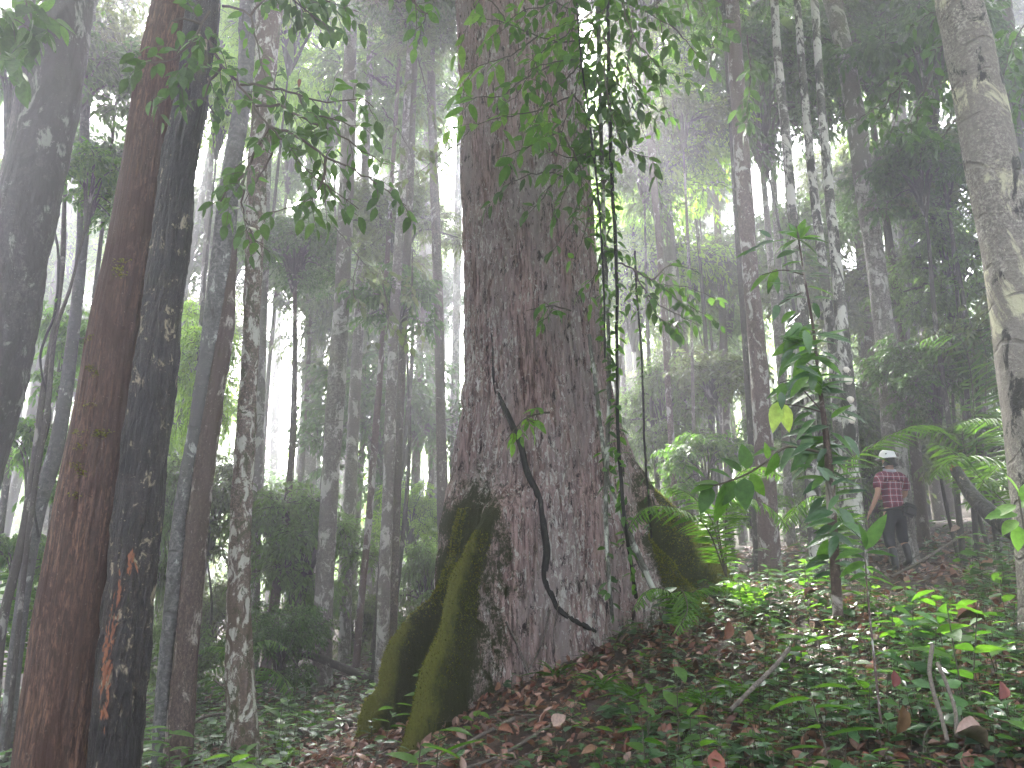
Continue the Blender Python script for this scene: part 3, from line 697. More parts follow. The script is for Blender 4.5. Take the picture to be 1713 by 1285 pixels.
T('pole_tree', 'thin grey pole trunk, right one of the close pair', 'tree',
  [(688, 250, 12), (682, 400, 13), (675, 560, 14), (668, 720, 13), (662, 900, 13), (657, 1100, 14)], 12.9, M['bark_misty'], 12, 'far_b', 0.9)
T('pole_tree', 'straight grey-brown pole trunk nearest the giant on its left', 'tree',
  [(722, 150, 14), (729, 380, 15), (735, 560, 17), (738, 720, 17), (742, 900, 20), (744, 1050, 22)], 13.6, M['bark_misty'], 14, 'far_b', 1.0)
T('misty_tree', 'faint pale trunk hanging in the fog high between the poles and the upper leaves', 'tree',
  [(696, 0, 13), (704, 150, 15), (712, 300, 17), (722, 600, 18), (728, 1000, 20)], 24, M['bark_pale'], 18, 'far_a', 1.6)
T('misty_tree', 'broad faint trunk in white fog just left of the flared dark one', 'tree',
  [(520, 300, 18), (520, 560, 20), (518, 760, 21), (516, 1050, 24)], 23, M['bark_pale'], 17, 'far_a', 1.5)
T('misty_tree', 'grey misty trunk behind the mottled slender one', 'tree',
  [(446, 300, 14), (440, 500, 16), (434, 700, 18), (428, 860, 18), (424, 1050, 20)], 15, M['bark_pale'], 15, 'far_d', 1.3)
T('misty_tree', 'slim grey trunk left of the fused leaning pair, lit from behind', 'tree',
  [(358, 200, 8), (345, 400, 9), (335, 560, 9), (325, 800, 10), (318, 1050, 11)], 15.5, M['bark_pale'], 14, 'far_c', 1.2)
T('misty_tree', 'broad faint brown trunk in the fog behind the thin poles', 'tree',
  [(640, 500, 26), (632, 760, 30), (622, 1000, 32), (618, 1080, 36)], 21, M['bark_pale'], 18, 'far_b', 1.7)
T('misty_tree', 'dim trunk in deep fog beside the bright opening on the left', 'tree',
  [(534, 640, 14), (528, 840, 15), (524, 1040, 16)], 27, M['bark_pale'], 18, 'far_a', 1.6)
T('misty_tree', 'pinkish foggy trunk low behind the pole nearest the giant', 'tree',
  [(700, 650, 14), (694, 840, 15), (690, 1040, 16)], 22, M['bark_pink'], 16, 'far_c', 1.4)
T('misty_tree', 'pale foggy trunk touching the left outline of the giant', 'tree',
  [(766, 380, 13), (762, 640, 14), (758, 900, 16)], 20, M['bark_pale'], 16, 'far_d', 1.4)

# --- right of the giant
T('pink_tree', 'tall pinkish-brown trunk with white lichen, right of the giant behind the leafy sapling', 'tree',
  [(1219, -40, 22), (1224, 0, 23), (1234, 150, 25), (1246, 330, 26), (1257, 480, 27), (1268, 600, 29), (1276, 720, 31), (1284, 860, 34)], 11.5, M['bark_pink'], 16, 'top', 0.9, seg=18)
T('thin_tree', 'thin dark stem running up against the pinkish-brown trunk', 'tree',
  [(1209, 0, 6), (1222, 200, 7), (1234, 400, 9), (1248, 600, 10), (1260, 800, 12)], 11.9, M['bark_dark'], 12, 'far_d', 0.8)
T('spotted_tree', 'slim black-and-white lichen trunk directly behind the leafy sapling tip', 'tree',
  [(1294, -20, 13), (1300, 80, 14), (1314, 220, 15), (1325, 350, 16), (1338, 470, 17), (1350, 600, 18), (1358, 760, 20)], 10.5, M['bark_spotted'], 13, 'top', 0.8, rough=0.07)
T('spotted_tree', 'slim spotted trunk, middle one of three slim poles right of the sapling tip', 'tree',
  [(1332, -20, 11), (1343, 130, 12), (1356, 270, 14), (1371, 400, 15), (1384, 500, 16), (1398, 640, 19), (1412, 800, 22)], 10.8, M['bark_spotted'], 13, 'top', 0.8, rough=0.07)
ts, bs, qs = T('fungus_tree', 'slim lichen trunk with round white bracket fungi on its right side', 'tree',
  [(1361, -20, 12), (1371, 130, 13), (1383, 280, 15), (1396, 410, 17), (1406, 520, 20), (1417, 640, 24), (1424, 760, 28), (1430, 880, 32)], 10.2, M['bark_spotted'], 13, 'top', 0.8, rough=0.06)
for u, v, s_ in [(1420, 636, 14), (1424, 668, 11), (1426, 702, 12), (1417, 618, 10)]:
    p, t_ = px(u, v, 10.0); mb = MB(); a = np.linspace(0, 2 * np.pi, 14, endpoint=False); r_ = s_ * t_ * 0.55
    rings = [(0.0, -0.35), (0.6, -0.3), (1.0, 0.0), (0.75, 0.22), (0.0, 0.3)]
    V = np.concatenate([np.stack([p[0] + r_ * q * np.cos(a) * (1 + 0.1 * np.sin(3 * a)), p[1] + 0.02 + h * r_ * -0.9 + 0 * a, p[2] + r_ * q * np.sin(a)], -1) for q, h in rings])
    F = [(k_ * 14 + i_, k_ * 14 + (i_ + 1) % 14, (k_ + 1) * 14 + (i_ + 1) % 14, (k_ + 1) * 14 + i_) for k_ in range(4) for i_ in range(14)]
    mb.add(V, F); mb.build('bracket_fungus', M['fungus'], ts, bs)
T('pale_tree', 'thick pale grey trunk with faint rings, behind the person and left of the palm', 'tree',
  [(1380, -40, 28), (1392, 0, 28), (1411, 80, 29), (1430, 190, 30), (1444, 300, 31), (1461, 410, 31), (1473, 500, 32), (1487, 620, 34), (1496, 740, 37), (1508, 880, 42)], 12.8, M['bark_pale'], 16, 'top', 0.95, seg=20)
T('pale_tree', 'bright slender trunk high in the upper right, lit against dark leaves', 'tree',
  [(1467, 0, 13), (1474, 140, 15), (1482, 260, 18), (1487, 340, 20), (1500, 600, 22), (1510, 840, 24)], 17, M['bark_pale'], 15, 'far_d', 1.4)
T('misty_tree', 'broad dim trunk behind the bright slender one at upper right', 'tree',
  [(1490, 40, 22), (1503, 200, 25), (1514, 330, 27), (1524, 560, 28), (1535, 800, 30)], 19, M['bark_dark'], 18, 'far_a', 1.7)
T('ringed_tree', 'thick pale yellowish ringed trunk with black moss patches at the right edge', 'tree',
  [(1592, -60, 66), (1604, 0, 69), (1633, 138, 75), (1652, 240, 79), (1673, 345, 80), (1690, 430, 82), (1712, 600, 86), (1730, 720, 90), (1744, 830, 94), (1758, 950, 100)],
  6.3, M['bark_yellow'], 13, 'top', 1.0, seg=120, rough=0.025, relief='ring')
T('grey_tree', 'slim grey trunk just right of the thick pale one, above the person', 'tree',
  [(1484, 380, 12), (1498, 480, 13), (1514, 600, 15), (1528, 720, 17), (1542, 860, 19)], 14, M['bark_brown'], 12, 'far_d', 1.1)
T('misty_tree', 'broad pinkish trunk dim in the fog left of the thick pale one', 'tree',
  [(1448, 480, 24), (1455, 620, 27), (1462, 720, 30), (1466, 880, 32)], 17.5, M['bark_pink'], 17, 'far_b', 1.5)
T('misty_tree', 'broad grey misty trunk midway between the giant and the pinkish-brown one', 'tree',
  [(1106, 250, 20), (1120, 420, 22), (1134, 560, 24), (1143, 700, 26), (1150, 860, 28)], 15.5, M['bark_dark'], 17, 'far_a', 1.5)
T('pink_tree', 'slender whitish-pink trunk with an orange streak beside the hanging vines', 'tree',
  [(1072, 20, 12), (1084, 150, 14), (1092, 280, 13), (1102, 400, 10), (1112, 560, 9)], 13, M['bark_pink'], 12, 'far_b', 1.0)
T('thin_tree', 'very thin whitish stem in front of the broad grey misty trunk', 'tree',
  [(1152, 430, 5), (1157, 560, 5), (1160, 700, 6), (1162, 800, 6)], 12.2, M['bark_pale'], 9, 'mid_c', 1.1)
T('misty_tree', 'slim grey trunk in fog halfway from the very thin whitish stem to the pinkish-brown one', 'tree',
  [(1200, 380, 11), (1208, 520, 12), (1214, 660, 13), (1219, 840, 14)], 18, M['bark_brown'], 16, 'far_c', 1.4)
T('misty_tree', 'slim mottled trunk in fog just left of the black-and-white lichen one', 'tree',
  [(1284, 20, 8), (1289, 180, 9), (1296, 330, 10), (1308, 560, 11), (1316, 820, 12)], 16, M['bark_pale'], 15, 'far_d', 1.3)
T('misty_tree', 'faint trunk close to the right outline of the giant at mid height', 'tree',
  [(1060, 420, 12), (1070, 600, 13), (1078, 760, 13), (1084, 860, 14)], 19, M['bark_dark'], 16, 'far_a', 1.3)
T('thin_tree', 'thin leaning stem, left one of two in the dark foliage at right', 'tree',
  [(1555, 420, 6), (1563, 520, 7), (1578, 640, 8), (1592, 740, 9), (1604, 860, 10)], 11.6, M['bark_dark'], 7.5, 'mid_a', 1.3, rough=.08)
T('thin_tree', 'thin leaning stem, right one of two in the dark foliage at right', 'tree',
  [(1592, 380, 6), (1600, 480, 6), (1612, 600, 7), (1622, 720, 8), (1630, 860, 9)], 12.2, M['bark_dark'], 8, 'mid_c', 1.4, rough=.08)
T('grey_tree', 'grey trunk dim behind the leaves at the far right, beyond the ringed one', 'tree',
  [(1690, 60, 18), (1704, 260, 20), (1716, 460, 22)], 14, M['bark_brown'], 15, 'far_d', 1.5)
T('misty_tree', 'pale misty trunk low between the fungus-bearing pole and the pinkish one', 'tree',
  [(1300, 560, 12), (1312, 700, 13), (1322, 880, 15)], 15, M['bark_pale'], 13, 'far_b', 1.2)

# --- procedural forest beyond: tall trees by direction and distance, each a thing
far = [  # u at v=700, D, width m, material, crown, label
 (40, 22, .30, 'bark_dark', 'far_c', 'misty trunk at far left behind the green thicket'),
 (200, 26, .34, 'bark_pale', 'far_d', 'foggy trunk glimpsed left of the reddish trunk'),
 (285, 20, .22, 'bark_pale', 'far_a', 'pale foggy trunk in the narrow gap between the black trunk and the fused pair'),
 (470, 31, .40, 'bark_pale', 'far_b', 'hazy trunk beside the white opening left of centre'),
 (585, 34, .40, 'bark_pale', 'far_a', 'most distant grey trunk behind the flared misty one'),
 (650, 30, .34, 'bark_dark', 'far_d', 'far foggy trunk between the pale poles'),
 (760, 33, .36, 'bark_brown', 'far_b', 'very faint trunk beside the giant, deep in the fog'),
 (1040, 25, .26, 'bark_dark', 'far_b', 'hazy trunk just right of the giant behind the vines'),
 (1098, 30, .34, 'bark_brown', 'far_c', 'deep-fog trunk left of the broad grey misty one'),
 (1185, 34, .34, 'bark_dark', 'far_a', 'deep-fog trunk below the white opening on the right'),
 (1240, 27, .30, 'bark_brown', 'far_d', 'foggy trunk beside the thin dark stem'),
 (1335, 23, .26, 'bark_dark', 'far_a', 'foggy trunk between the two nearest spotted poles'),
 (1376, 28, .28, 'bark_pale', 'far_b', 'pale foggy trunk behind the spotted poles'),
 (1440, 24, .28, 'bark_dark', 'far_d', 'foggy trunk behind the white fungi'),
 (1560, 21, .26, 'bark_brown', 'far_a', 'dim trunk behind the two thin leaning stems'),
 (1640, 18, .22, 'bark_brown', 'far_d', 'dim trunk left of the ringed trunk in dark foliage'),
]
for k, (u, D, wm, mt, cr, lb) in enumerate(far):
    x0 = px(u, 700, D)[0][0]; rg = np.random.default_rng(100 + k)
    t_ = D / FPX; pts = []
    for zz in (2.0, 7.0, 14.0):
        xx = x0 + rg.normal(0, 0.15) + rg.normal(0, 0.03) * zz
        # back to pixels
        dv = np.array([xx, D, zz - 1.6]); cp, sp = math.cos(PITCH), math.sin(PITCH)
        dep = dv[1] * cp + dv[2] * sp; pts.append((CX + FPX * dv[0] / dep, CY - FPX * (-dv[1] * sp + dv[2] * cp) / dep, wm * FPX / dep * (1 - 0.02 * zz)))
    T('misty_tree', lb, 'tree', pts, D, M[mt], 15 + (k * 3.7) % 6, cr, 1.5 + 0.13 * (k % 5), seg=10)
put_crown(giant, 'top', (gb[0], GD, 17.5), 1.25, 1.0, gb)

# ---------------------------------------------------------------- understory: young leafy trees placed by direction and distance
us = [
 (350, 1040, 60, 75, 15.5, 'far_b', 'pale olive thicket tree low in the gap between the fused pair and the mottled trunk'),
 (300, 1110, 60, 60, 13.5, 'far_a', 'low green thicket tree behind the foot of the fused leaning pair'),
 (250, 760, 50, 100, 16, 'far_c', 'light green misty tree in the slot between the black trunk and the fused pair'),
 (165, 10, 70, 60, 11.5, 'mid_a', 'dark leafy treetop at the top edge just right of the blotched corner trunk'),
 (-10, 330, 60, 90, 10.5, 'mid_c', 'dark fine-leaved young tree cut by the left edge behind the blotched trunk'),
 # u, v, radius px x, radius px z, D, crown, label
 (205, 90, 75, 80, 9.5, 'mid_c', 'dark fine-leaved treetop between the two near trunks at upper left'),
 (215, 300, 55, 90, 9.8, 'mid_a', 'glossy-leaved young tree left of the reddish trunk, upper half'),
 (30, 140, 60, 120, 9.0, 'mid_a', 'dark leafy young tree behind the top left corner trunk'),
 (110, 600, 70, 90, 10.5, 'mid_b', 'light green young tree between the left-edge and reddish trunks'),
 (60, 780, 80, 80, 10, 'mid_b', 'bright green bushy young tree at mid left'),
 (30, 960, 60, 70, 9.5, 'mid_b', 'yellow-green bushy young tree low at the left edge'),
 (120, 980, 50, 120, 11.5, 'mid_a', 'dull green thicket tree left of the reddish trunk foot'),
 (330, 640, 60, 110, 13.5, 'far_c', 'lime green young tree seen between the black trunk and the fused pair'),
 (350, 860, 60, 100, 14, 'far_b', 'olive young tree between the fused pair and the mottled trunk'),
 (260, 900, 40, 120, 13, 'far_a', 'misty young tree in the gap right of the black trunk'),
 (500, 930, 80, 110, 14.5, 'far_a', 'dense misty bush-like tree right of the mottled trunk'),
 (470, 1080, 70, 70, 12.5, 'far_d', 'low dark misty thicket tree right of the mottled trunk foot'),
 (600, 1040, 60, 70, 17, 'far_b', 'low misty thicket tree behind the flared foot'),
 (715, 1000, 50, 90, 15.5, 'far_a', 'grey-green misty young tree just left of the left buttress'),
 (690, 880, 45, 60, 18, 'far_c', 'pale misty young tree behind the pale poles'),
 (590, 560, 80, 120, 21, 'far_b', 'grey misty treetop in the middle left fog'),
 (660, 520, 55, 80, 12.8, 'mid_a', 'dark drooping crown wrapping the pale pole pair at mid height'),
 (670, 380, 75, 90, 14.5, 'far_b', 'olive misty crown above the pale pole pair'),
 (560, 120, 110, 130, 19, 'far_c', 'light green high crown in upper left centre'),
 (680, 160, 90, 110, 16, 'far_a', 'hazy high crown left of the giant'),
 (490, 40, 100, 80, 15, 'far_c', 'lime high crown behind the mottled trunk top'),
 (370, 180, 60, 80, 13, 'far_c', 'yellow-green sunlit crown between the black trunk and fused pair'),
 (1075, 240, 70, 110, 14, 'far_a', 'hazy crown right of the giant behind the vines'),
 (1140, 80, 100, 90, 16, 'far_c', 'light green high crown right of the giant'),
 (1165, 300, 60, 80, 19, 'far_b', 'olive misty crown above the white opening on the right'),
 (1270, 180, 90, 130, 15, 'far_d', 'dark high crown behind the slim spotted poles'),
 (1400, 90, 120, 110, 15.5, 'far_a', 'broad high crown at upper right'),
 (1545, 110, 90, 130, 12, 'mid_a', 'dark glossy high crown left of the ringed trunk'),
 (1690, 160, 60, 130, 12, 'mid_a', 'dark crown at the top right corner beyond the ringed trunk'),
 (1540, 330, 100, 90, 13.5, 'far_d', 'dark misty crown right of the bright slender trunk'),
 (1430, 330, 80, 90, 18, 'far_b', 'olive misty crown behind the thick pale trunk'),
 (1590, 470, 90, 100, 12.8, 'far_a', 'green misty crown left of the ringed trunk at mid height'),
 (1560, 640, 90, 80, 12.2, 'far_d', 'dark thicket tree right of the thick pale trunk'),
 (1640, 760, 70, 80, 11.5, 'mid_c', 'dark thicket tree beside the ringed trunk foot'),
 (1330, 420, 70, 80, 17, 'far_a', 'hazy young crown behind the sapling tip'),
 (1150, 460, 80, 60, 18, 'far_b', 'hazy olive crown just under the white opening on the right'),
 (1190, 640, 80, 60, 13, 'mid_c', 'fine-leaved young tree between the giant and the pinkish-brown trunk'),
 (1110, 700, 60, 90, 14, 'far_a', 'misty young tree by the right outline of the giant'),
 (1180, 780, 70, 60, 12, 'mid_b', 'leafy young tree above the right buttress'),
 (1350, 720, 80, 80, 16, 'far_d', 'misty young tree behind the leafy sapling'),
 (1440, 780, 60, 70, 17, 'far_a', 'misty low young tree left of the person'),
 (1700, 560, 60, 120, 11, 'mid_c', 'dark young tree beyond the ringed trunk at mid height'),
 (1255, 850, 60, 40, 13, 'mid_b', 'low leafy shrub-like tree at the foot of the pinkish-brown trunk'),
]
for k, (u, v, ru, rv, D, cr, lb) in enumerate(us):
    p, t_ = px(u, v, D); x = p[0]; rg = np.random.default_rng(300 + k); g0 = gz(x, D)
    rad = 1.0 if cr.startswith('mid') else 2.0
    sx, sz = 1.15 * ru * t_ / rad, 1.15 * rv * t_ / (rad * 0.85)
    b_ = (x + rg.normal(0, .15), D, g0); root = empty('young_tree', b_, lb, 'tree', 'leafy understory trees')
    bot = p[2] - rv * t_ * 0.5
    mb = MB(); Q = resample([(b_[0], D, g0 - .15), (b_[0] + rg.normal(0, .2), D + rg.normal(0, .1), (g0 + bot) / 2), (x, D, max(bot, g0 + .3)), (x, D, p[2])], 18)
    tube(mb, Q, np.linspace(0.022 + 0.004 * max(0, bot - g0), 0.012, 18), 8, rough=.08, seed=k)
    mb.build('trunk', M['bark_dark'], root, b_); put_crown(root, cr, p, (sx, (sx + sz) / 2, sz), rg.uniform(0, 6.28), b_)

# ---------------------------------------------------------------- the far-off wood that reads as one mass
mb = MB(); rg = np.random.default_rng(40)
GAPS = [(470, 715, 60, 75), (745, 250, 26, 130), (1172, 375, 60, 60), (325, 290, 30, 120), (755, 640, 40, 60), (1600, 290, 30, 40), (980, 380, 30, 60), (690, 800, 22, 60)]
def to_px(p):
    d = p - CAM; cp, sp = math.cos(PITCH), math.sin(PITCH); dep = d[1] * cp + d[2] * sp
    return CX + FPX * d[0] / dep, CY - FPX * (-d[1] * sp + d[2] * cp) / dep
def in_gap(p, k=1.0):
    u, v = to_px(p); return any(((u - a) / (c * k)) ** 2 + ((v - b) / (d * k)) ** 2 < 1 for a, b, c, d in GAPS)
for k in range(150):
    y = rg.uniform(36, 64); x = rg.uniform(-1, 1) * y * 0.85; g0 = gz(x, y); h = rg.uniform(9, 18)
    if k < 110: tube(mb, resample([(x, y, g0 - .3), (x + rg.normal(0, .4), y, g0 + h * .5), (x + rg.normal(0, .6), y, g0 + h)], 6), np.linspace(.22, .1, 6) * rg.uniform(.5, 1.2), 6, mi=0)
    for c in range(7):
        cz = g0 + h * (c + rg.random()) / 7; cc = np.array([x + rg.normal(0, 1.6), y + rg.normal(0, 1.4), cz]); n = 120
        if in_gap(cc): continue
        O = cc + rg.normal(0, 1, (n, 3)) * np.array([1.2, 1.0, .8])
        add_leaves(mb, O, rg.normal(0, 1, (n, 3)) + [0, 0, -.4], rg.normal(0, .5, (n, 3)) + [0, 0, 1], rg.uniform(.22, .45, n), .22, LEAF_FAR, 1 + (k + c) % 2)
o = mb.build('distant_forest', [M['bark_dark'], M['leaf_far'], M['leaf_lime']])
for k in range(38):
    D = rg.uniform(22, 33) if k < 24 else rg.uniform(17, 28); side = 'left' if k < 24 else 'right'
    if k < 24: u, v = 30 + (k % 8) * 95 + rg.uniform(-35, 35), 180 + (k // 8) * 190 + rg.uniform(-70, 70)
    else: u, v = 1045 + (k % 3) * 80 + rg.uniform(-25, 25), 250 + ((k - 24) // 3) * 125 + rg.uniform(-40, 40)
    p, t_ = px(u, v, D); g0 = gz(p[0], D)
    if in_gap(p, 1.4): continue
    kd = ['far_c', 'far_b', 'far_a'][k % 3]; lb = ['pale lime', 'pale olive', 'pale green'][k % 3] + ' treetop fading into white mist ' + side + ' of the giant'; b_ = (p[0], D, g0); root = empty('background_tree', b_, lb, 'tree', lb)
    mb2 = MB(); Q = resample([(p[0], D, g0 - .2), (p[0] + rg.normal(0, .2), D, (g0 + p[2]) / 2), tuple(p)], 14); tube(mb2, Q, np.linspace(.10, .04, 14), 8, rough=.06, seed=k)
    mb2.build('trunk', M['bark_brown'], root, b_); put_crown(root, kd, p, (.85, .85, 1.0), rg.uniform(0, 6.28), b_)
# more understory and canopy crowns scattered through the mist
rg = np.random.default_rng(500); cnt = 0
while cnt < 30:
    D = rg.uniform(14, 32); u = rg.uniform(-60, 1770); v = rg.uniform(-80, 1000); p, t_ = px(u, v, D); g0 = gz(p[0], D)
    if 770 < u < 1010 or in_gap(p, 1.7) or p[2] < g0 + .8: continue
    kd = KEYS_FAR[rg.integers(0, 4)]; sc_ = rg.uniform(.65, 1.15) * (D / 20) ** .5
    
    side = 'left of the giant' if u < 890 else 'right of the giant'; hg = 'high' if p[2] > 7 else ('at middle height' if p[2] > 3 else 'low'); col = {'far_a': 'green', 'far_b': 'olive', 'far_c': 'lime green', 'far_d': 'dark green'}[kd]
    lb = f'{col} leafy crown {hg} in the background mist {side}'; b_ = (p[0], D, g0); root = empty('background_tree', b_, lb, 'tree', lb)
    mb = MB(); Q = resample([(p[0], D, g0 - .2), (p[0] + rg.normal(0, .2), D, (g0 + p[2]) / 2), tuple(p)], 14); tube(mb, Q, np.linspace(.04 + .008 * p[2], .03, 14), 8, rough=.06, seed=cnt)
    mb.build('trunk', M['bark_brown'], root, b_); put_crown(root, kd, p, (sc_, sc_, sc_ * rg.uniform(.8, 1.2)), rg.uniform(0, 6.28), b_); cnt += 1
o = o if 0 else bpy.data.objects['distant_forest']; tag(o, kind='stuff')
# unseen foliage added beside and over the view to shade the near haze
mb = MB(); rg = np.random.default_rng(41); done = 0
while done < 34:
    x, y = rg.uniform(-19, 17), rg.uniform(1, 14)
    if y > 0 and abs(x) < 0.72 * y + 2.5: side = False; zc = rg.uniform(13.5, 18)
    else: side = True; zc = rg.uniform(5, 16)
    if y < -2 and abs(x) < 4 and zc < 9: continue
    if math.hypot(x, y) < 4 and zc < 12: continue
    g0 = gz(x, y); R_ = rg.uniform(1.8, 3.2); n = 260
    if side: tube(mb, resample([(x, y, g0 - .3), (x + rg.normal(0, .3), y, zc * .5), (x, y, zc)], 8), np.linspace(.2, .1, 8), 8)
    O = np.array([x, y, zc]) + rg.normal(0, .5, (n, 3)) * [R_, R_, R_ * .6]
    add_leaves(mb, O, rg.normal(0, 1, (n, 3)) + [0, 0, -.4], rg.normal(0, .4, (n, 3)) + [0, 0, 1], rg.uniform(.35, .6, n), .24, LEAF_FAR, 1); done += 1
for gx in np.arange(-16, 17, 4.0):          # leaf roof added above the frame to keep light off the near haze
    for gy in list(np.arange(2.5, 15, 3.6)) + ([16.5] if gx < -3 else []):
        x, y = gx + rg.normal(0, .6), gy + rg.normal(0, .5); zc = max(14.0, .86 * y + 1.6 + 3.2) + rg.uniform(0, 1.6); n = 330
        O = np.array([x, y, zc]) + rg.normal(0, .5, (n, 3)) * [3.4, 3.0, 1.3]
        add_leaves(mb, O, rg.normal(0, 1, (n, 3)) + [0, 0, -.2], rg.normal(0, .3, (n, 3)) + [0, 0, 1], rg.uniform(.4, .65, n), .3, LEAF_FAR, 1)
o = mb.build('added_shade_foliage', [M['bark_brown'], M['leaf_far']]); tag(o, kind='stuff')
# ---------------------------------------------------------------- near leafy branches that hang into the view
def branch(name, label, lines, D, leafL_, mat, cat='branch', group=None, dens=0.10, twig=0.35, seed=0, tmpl=LEAF_NEAR, ratio=0.45, droop=0.4, thick=1.0, wood='twig', nl=7, ref=None, bare=0.12):
    """lines: pixel polylines (u, v[, D]); twigs and leaves grow along each"""
    rg = np.random.default_rng(seed); mb = MB(); lb = MB(); O = []; Dv = []; Nn = []; Ls = []
    leafL = leafL_ * 1.25; dens = dens * .78; ratio = ratio * 1.08
    first = None
    for ln in lines:
        P = np.array([px(q[0], q[1], q[2] if len(q) > 2 else D)[0] for q in ln]); 
        if first is None: first = P[0]
        Lt = np.linalg.norm(np.diff(P, axis=0), axis=1).sum(); n = max(6, int(Lt / 0.05)); P = resample(P, n)
        P[1:-1] += rg.normal(0, 0.006, (n - 2, 3))
        tube(mb, P, np.linspace(0.010, 0.003, n) * thick, 6, rough=.1, seed=seed, cap=False)
        m = max(2, int(Lt / dens))
        for k in range(m):
            s_ = bare + (1 - bare) * (k + rg.random()) / m; i_ = min(int(s_ * (n - 1)), n - 2); t_ = norm(P[i_ + 1] - P[i_])
            sd = norm(np.cross(t_, [0, 0, 1.0]) + rg.normal(0, .4, 3)) * (1 if k % 2 else -1)
            e = norm(t_ * rg.uniform(.3, .9) + sd + np.array([0, 0, rg.normal(-0.05, .35)])); l_ = twig * rg.uniform(.4, 1.1) * (1.1 - 0.5 * s_)
            Q = resample([P[i_], P[i_] + e * l_ * .55 + rg.normal(0, .01, 3), P[i_] + e * l_ + np.array([0, 0, -.12 * l_ - .01])], 6)
            tube(mb, Q, np.linspace(.0035, .0014, 6) * thick, 4, cap=False)
            a, b, c, l = twig_leaves(rg, Q, leafL, 0, max(3, int(nl * l_ / twig + 1)), droop, .9)
            O.append(a); Dv.append(b); Nn.append(c); Ls.append(l)
    O, Dv, Nn, Ls = map(np.concatenate, (O, Dv, Nn, Ls))
    add_leaves(lb, O + norm(Dv) * 0.008, Dv, Nn, Ls, Ls * ratio * rg.uniform(.85, 1.1, len(Ls)), tmpl)
    root = empty(name, tuple(first), label, cat, group)
    mb.build('stem', M[wood], root, tuple(first)); lb.build('leaves', M[mat], root, tuple(first))
    return root

branch('leafy_branch', 'long spreading leafy branch reaching right from the near reddish and black trunks', [
    [(345, 60), (372, 110), (402, 142), (425, 180), (452, 212), (487, 250), (520, 290), (560, 320), (600, 350)],
    [(402, 142), (450, 145), (500, 158), (545, 170), (600, 165), (625, 180)],
    [(425, 178), (470, 175), (520, 205), (565, 225), (610, 255), (650, 275)],
    [(452, 212), (500, 230), (545, 262), (600, 290), (650, 320), (680, 345)],
    [(450, 210), (430, 250), (412, 290), (405, 340), (420, 390), (440, 408)],
    [(412, 290), (380, 320), (362, 345)], [(372, 110), (355, 130), (345, 165), (358, 190)],
    [(500, 158), (520, 190), (560, 200), (600, 215)], [(545, 262), (540, 300), (520, 330), (480, 350), (450, 355)]],
    4.5, 0.088, 'leaf_dark', dens=.12, twig=.30, seed=1, thick=1.0)
branch('leafy_branch', 'leafy twig crossing in front of the reddish trunk near the top', [
    [(350, 20, 4.3), (320, 70, 4.2), (290, 100, 4.2), (255, 105, 4.2), (232, 110, 4.2)], [(330, 60, 4.2), (300, 140, 4.2), (270, 170, 4.2), (250, 175, 4.2)], [(335, 40, 4.2), (300, 30, 4.2), (280, 50, 4.2)]],
    4.2, 0.09, 'leaf_dark', dens=.11, twig=.24, seed=2)
branch('leafy_branch', 'leafy spray hanging from the top edge right of the mottled trunk', [
    [(440, -60), (480, -10), (520, 25), (560, 50)], [(480, -40), (530, -10), (570, 10), (600, 20)], [(470, -60), (500, 0), (505, 30)]],
    4.6, 0.10, 'leaf_dark', dens=.10, twig=.28, seed=3)
branch('leafy_branch', 'small twig with few leaves hanging from the top edge left of the giant', [
    [(640, -50), (690, 0), (712, 30), (695, 50)], [(690, 0), (700, 18), (722, 25)]],
    5.2, 0.10, 'leaf_near', dens=.14, twig=.22, seed=4, nl=4)
branch('leafy_branch', 'bare thin drooping twigs with scattered leaves beside the black trunk top', [
    [(372, 10), (400, 15), (420, 30), (428, 60), (436, 100), (450, 140)], [(420, 25), (440, 0), (450, -30)], [(450, 210), (455, 260), (430, 300), (408, 340)]],
    4.7, 0.08, 'leaf_near', dens=.25, twig=.2, seed=5, nl=3)
branch('leafy_branch', 'very dark large-leaved branch in the top left corner', [
    [(-60, -20), (-20, 20), (20, 30), (55, 50)], [(-50, 60), (-10, 80), (20, 110)], [(30, -30), (50, 20), (58, 70)]],
    4.6, 0.16, 'leaf_dark', dens=.12, twig=.3, seed=6)
# leafy climber hanging in front of the giant's upper trunk
branch('leafy_branch', 'bright green leafy branch over the upper left of the giant trunk', [
    [(1000, 60), (950, 70), (900, 60), (850, 40), (800, 30), (775, 55)], [(900, 60), (850, 95), (800, 110), (778, 125)], [(850, 40), (820, 0), (790, -20)],
    [(960, 160), (900, 185), (850, 195), (800, 208), (775, 228)], [(1000, 60), (960, 20), (900, -10), (860, -30)], [(920, 110), (880, 130), (840, 160), (790, 165), (760, 180)]],
    7.4, 0.19, 'leaf_bright', dens=.30, twig=.45, seed=7, ratio=.36, nl=5)
branch('leafy_branch', 'dense green leafy branch over the upper right of the giant trunk', [
    [(1040, -40), (1000, 40), (975, 100), (960, 160), (940, 220), (930, 280)], [(975, 100), (920, 105), (880, 120)], [(960, 160), (985, 200), (1000, 250)],
    [(940, 220), (900, 240), (860, 255), (830, 265)], [(945, 230), (970, 280), (975, 330)], [(1000, 40), (960, 35), (930, 45)]],
    7.0, 0.165, 'leaf_near', dens=.22, twig=.45, seed=8, ratio=.40, nl=6)
branch('leafy_branch', 'dull green drooping sprays across the middle of the giant trunk', [
    [(960, 300), (920, 290), (880, 295), (850, 310), (825, 345)], [(930, 300), (900, 340), (870, 370)], [(975, 330), (950, 380), (925, 420)]],
    7.3, 0.13, 'leaf_dark', dens=.26, twig=.35, seed=9, ratio=.36, nl=5)
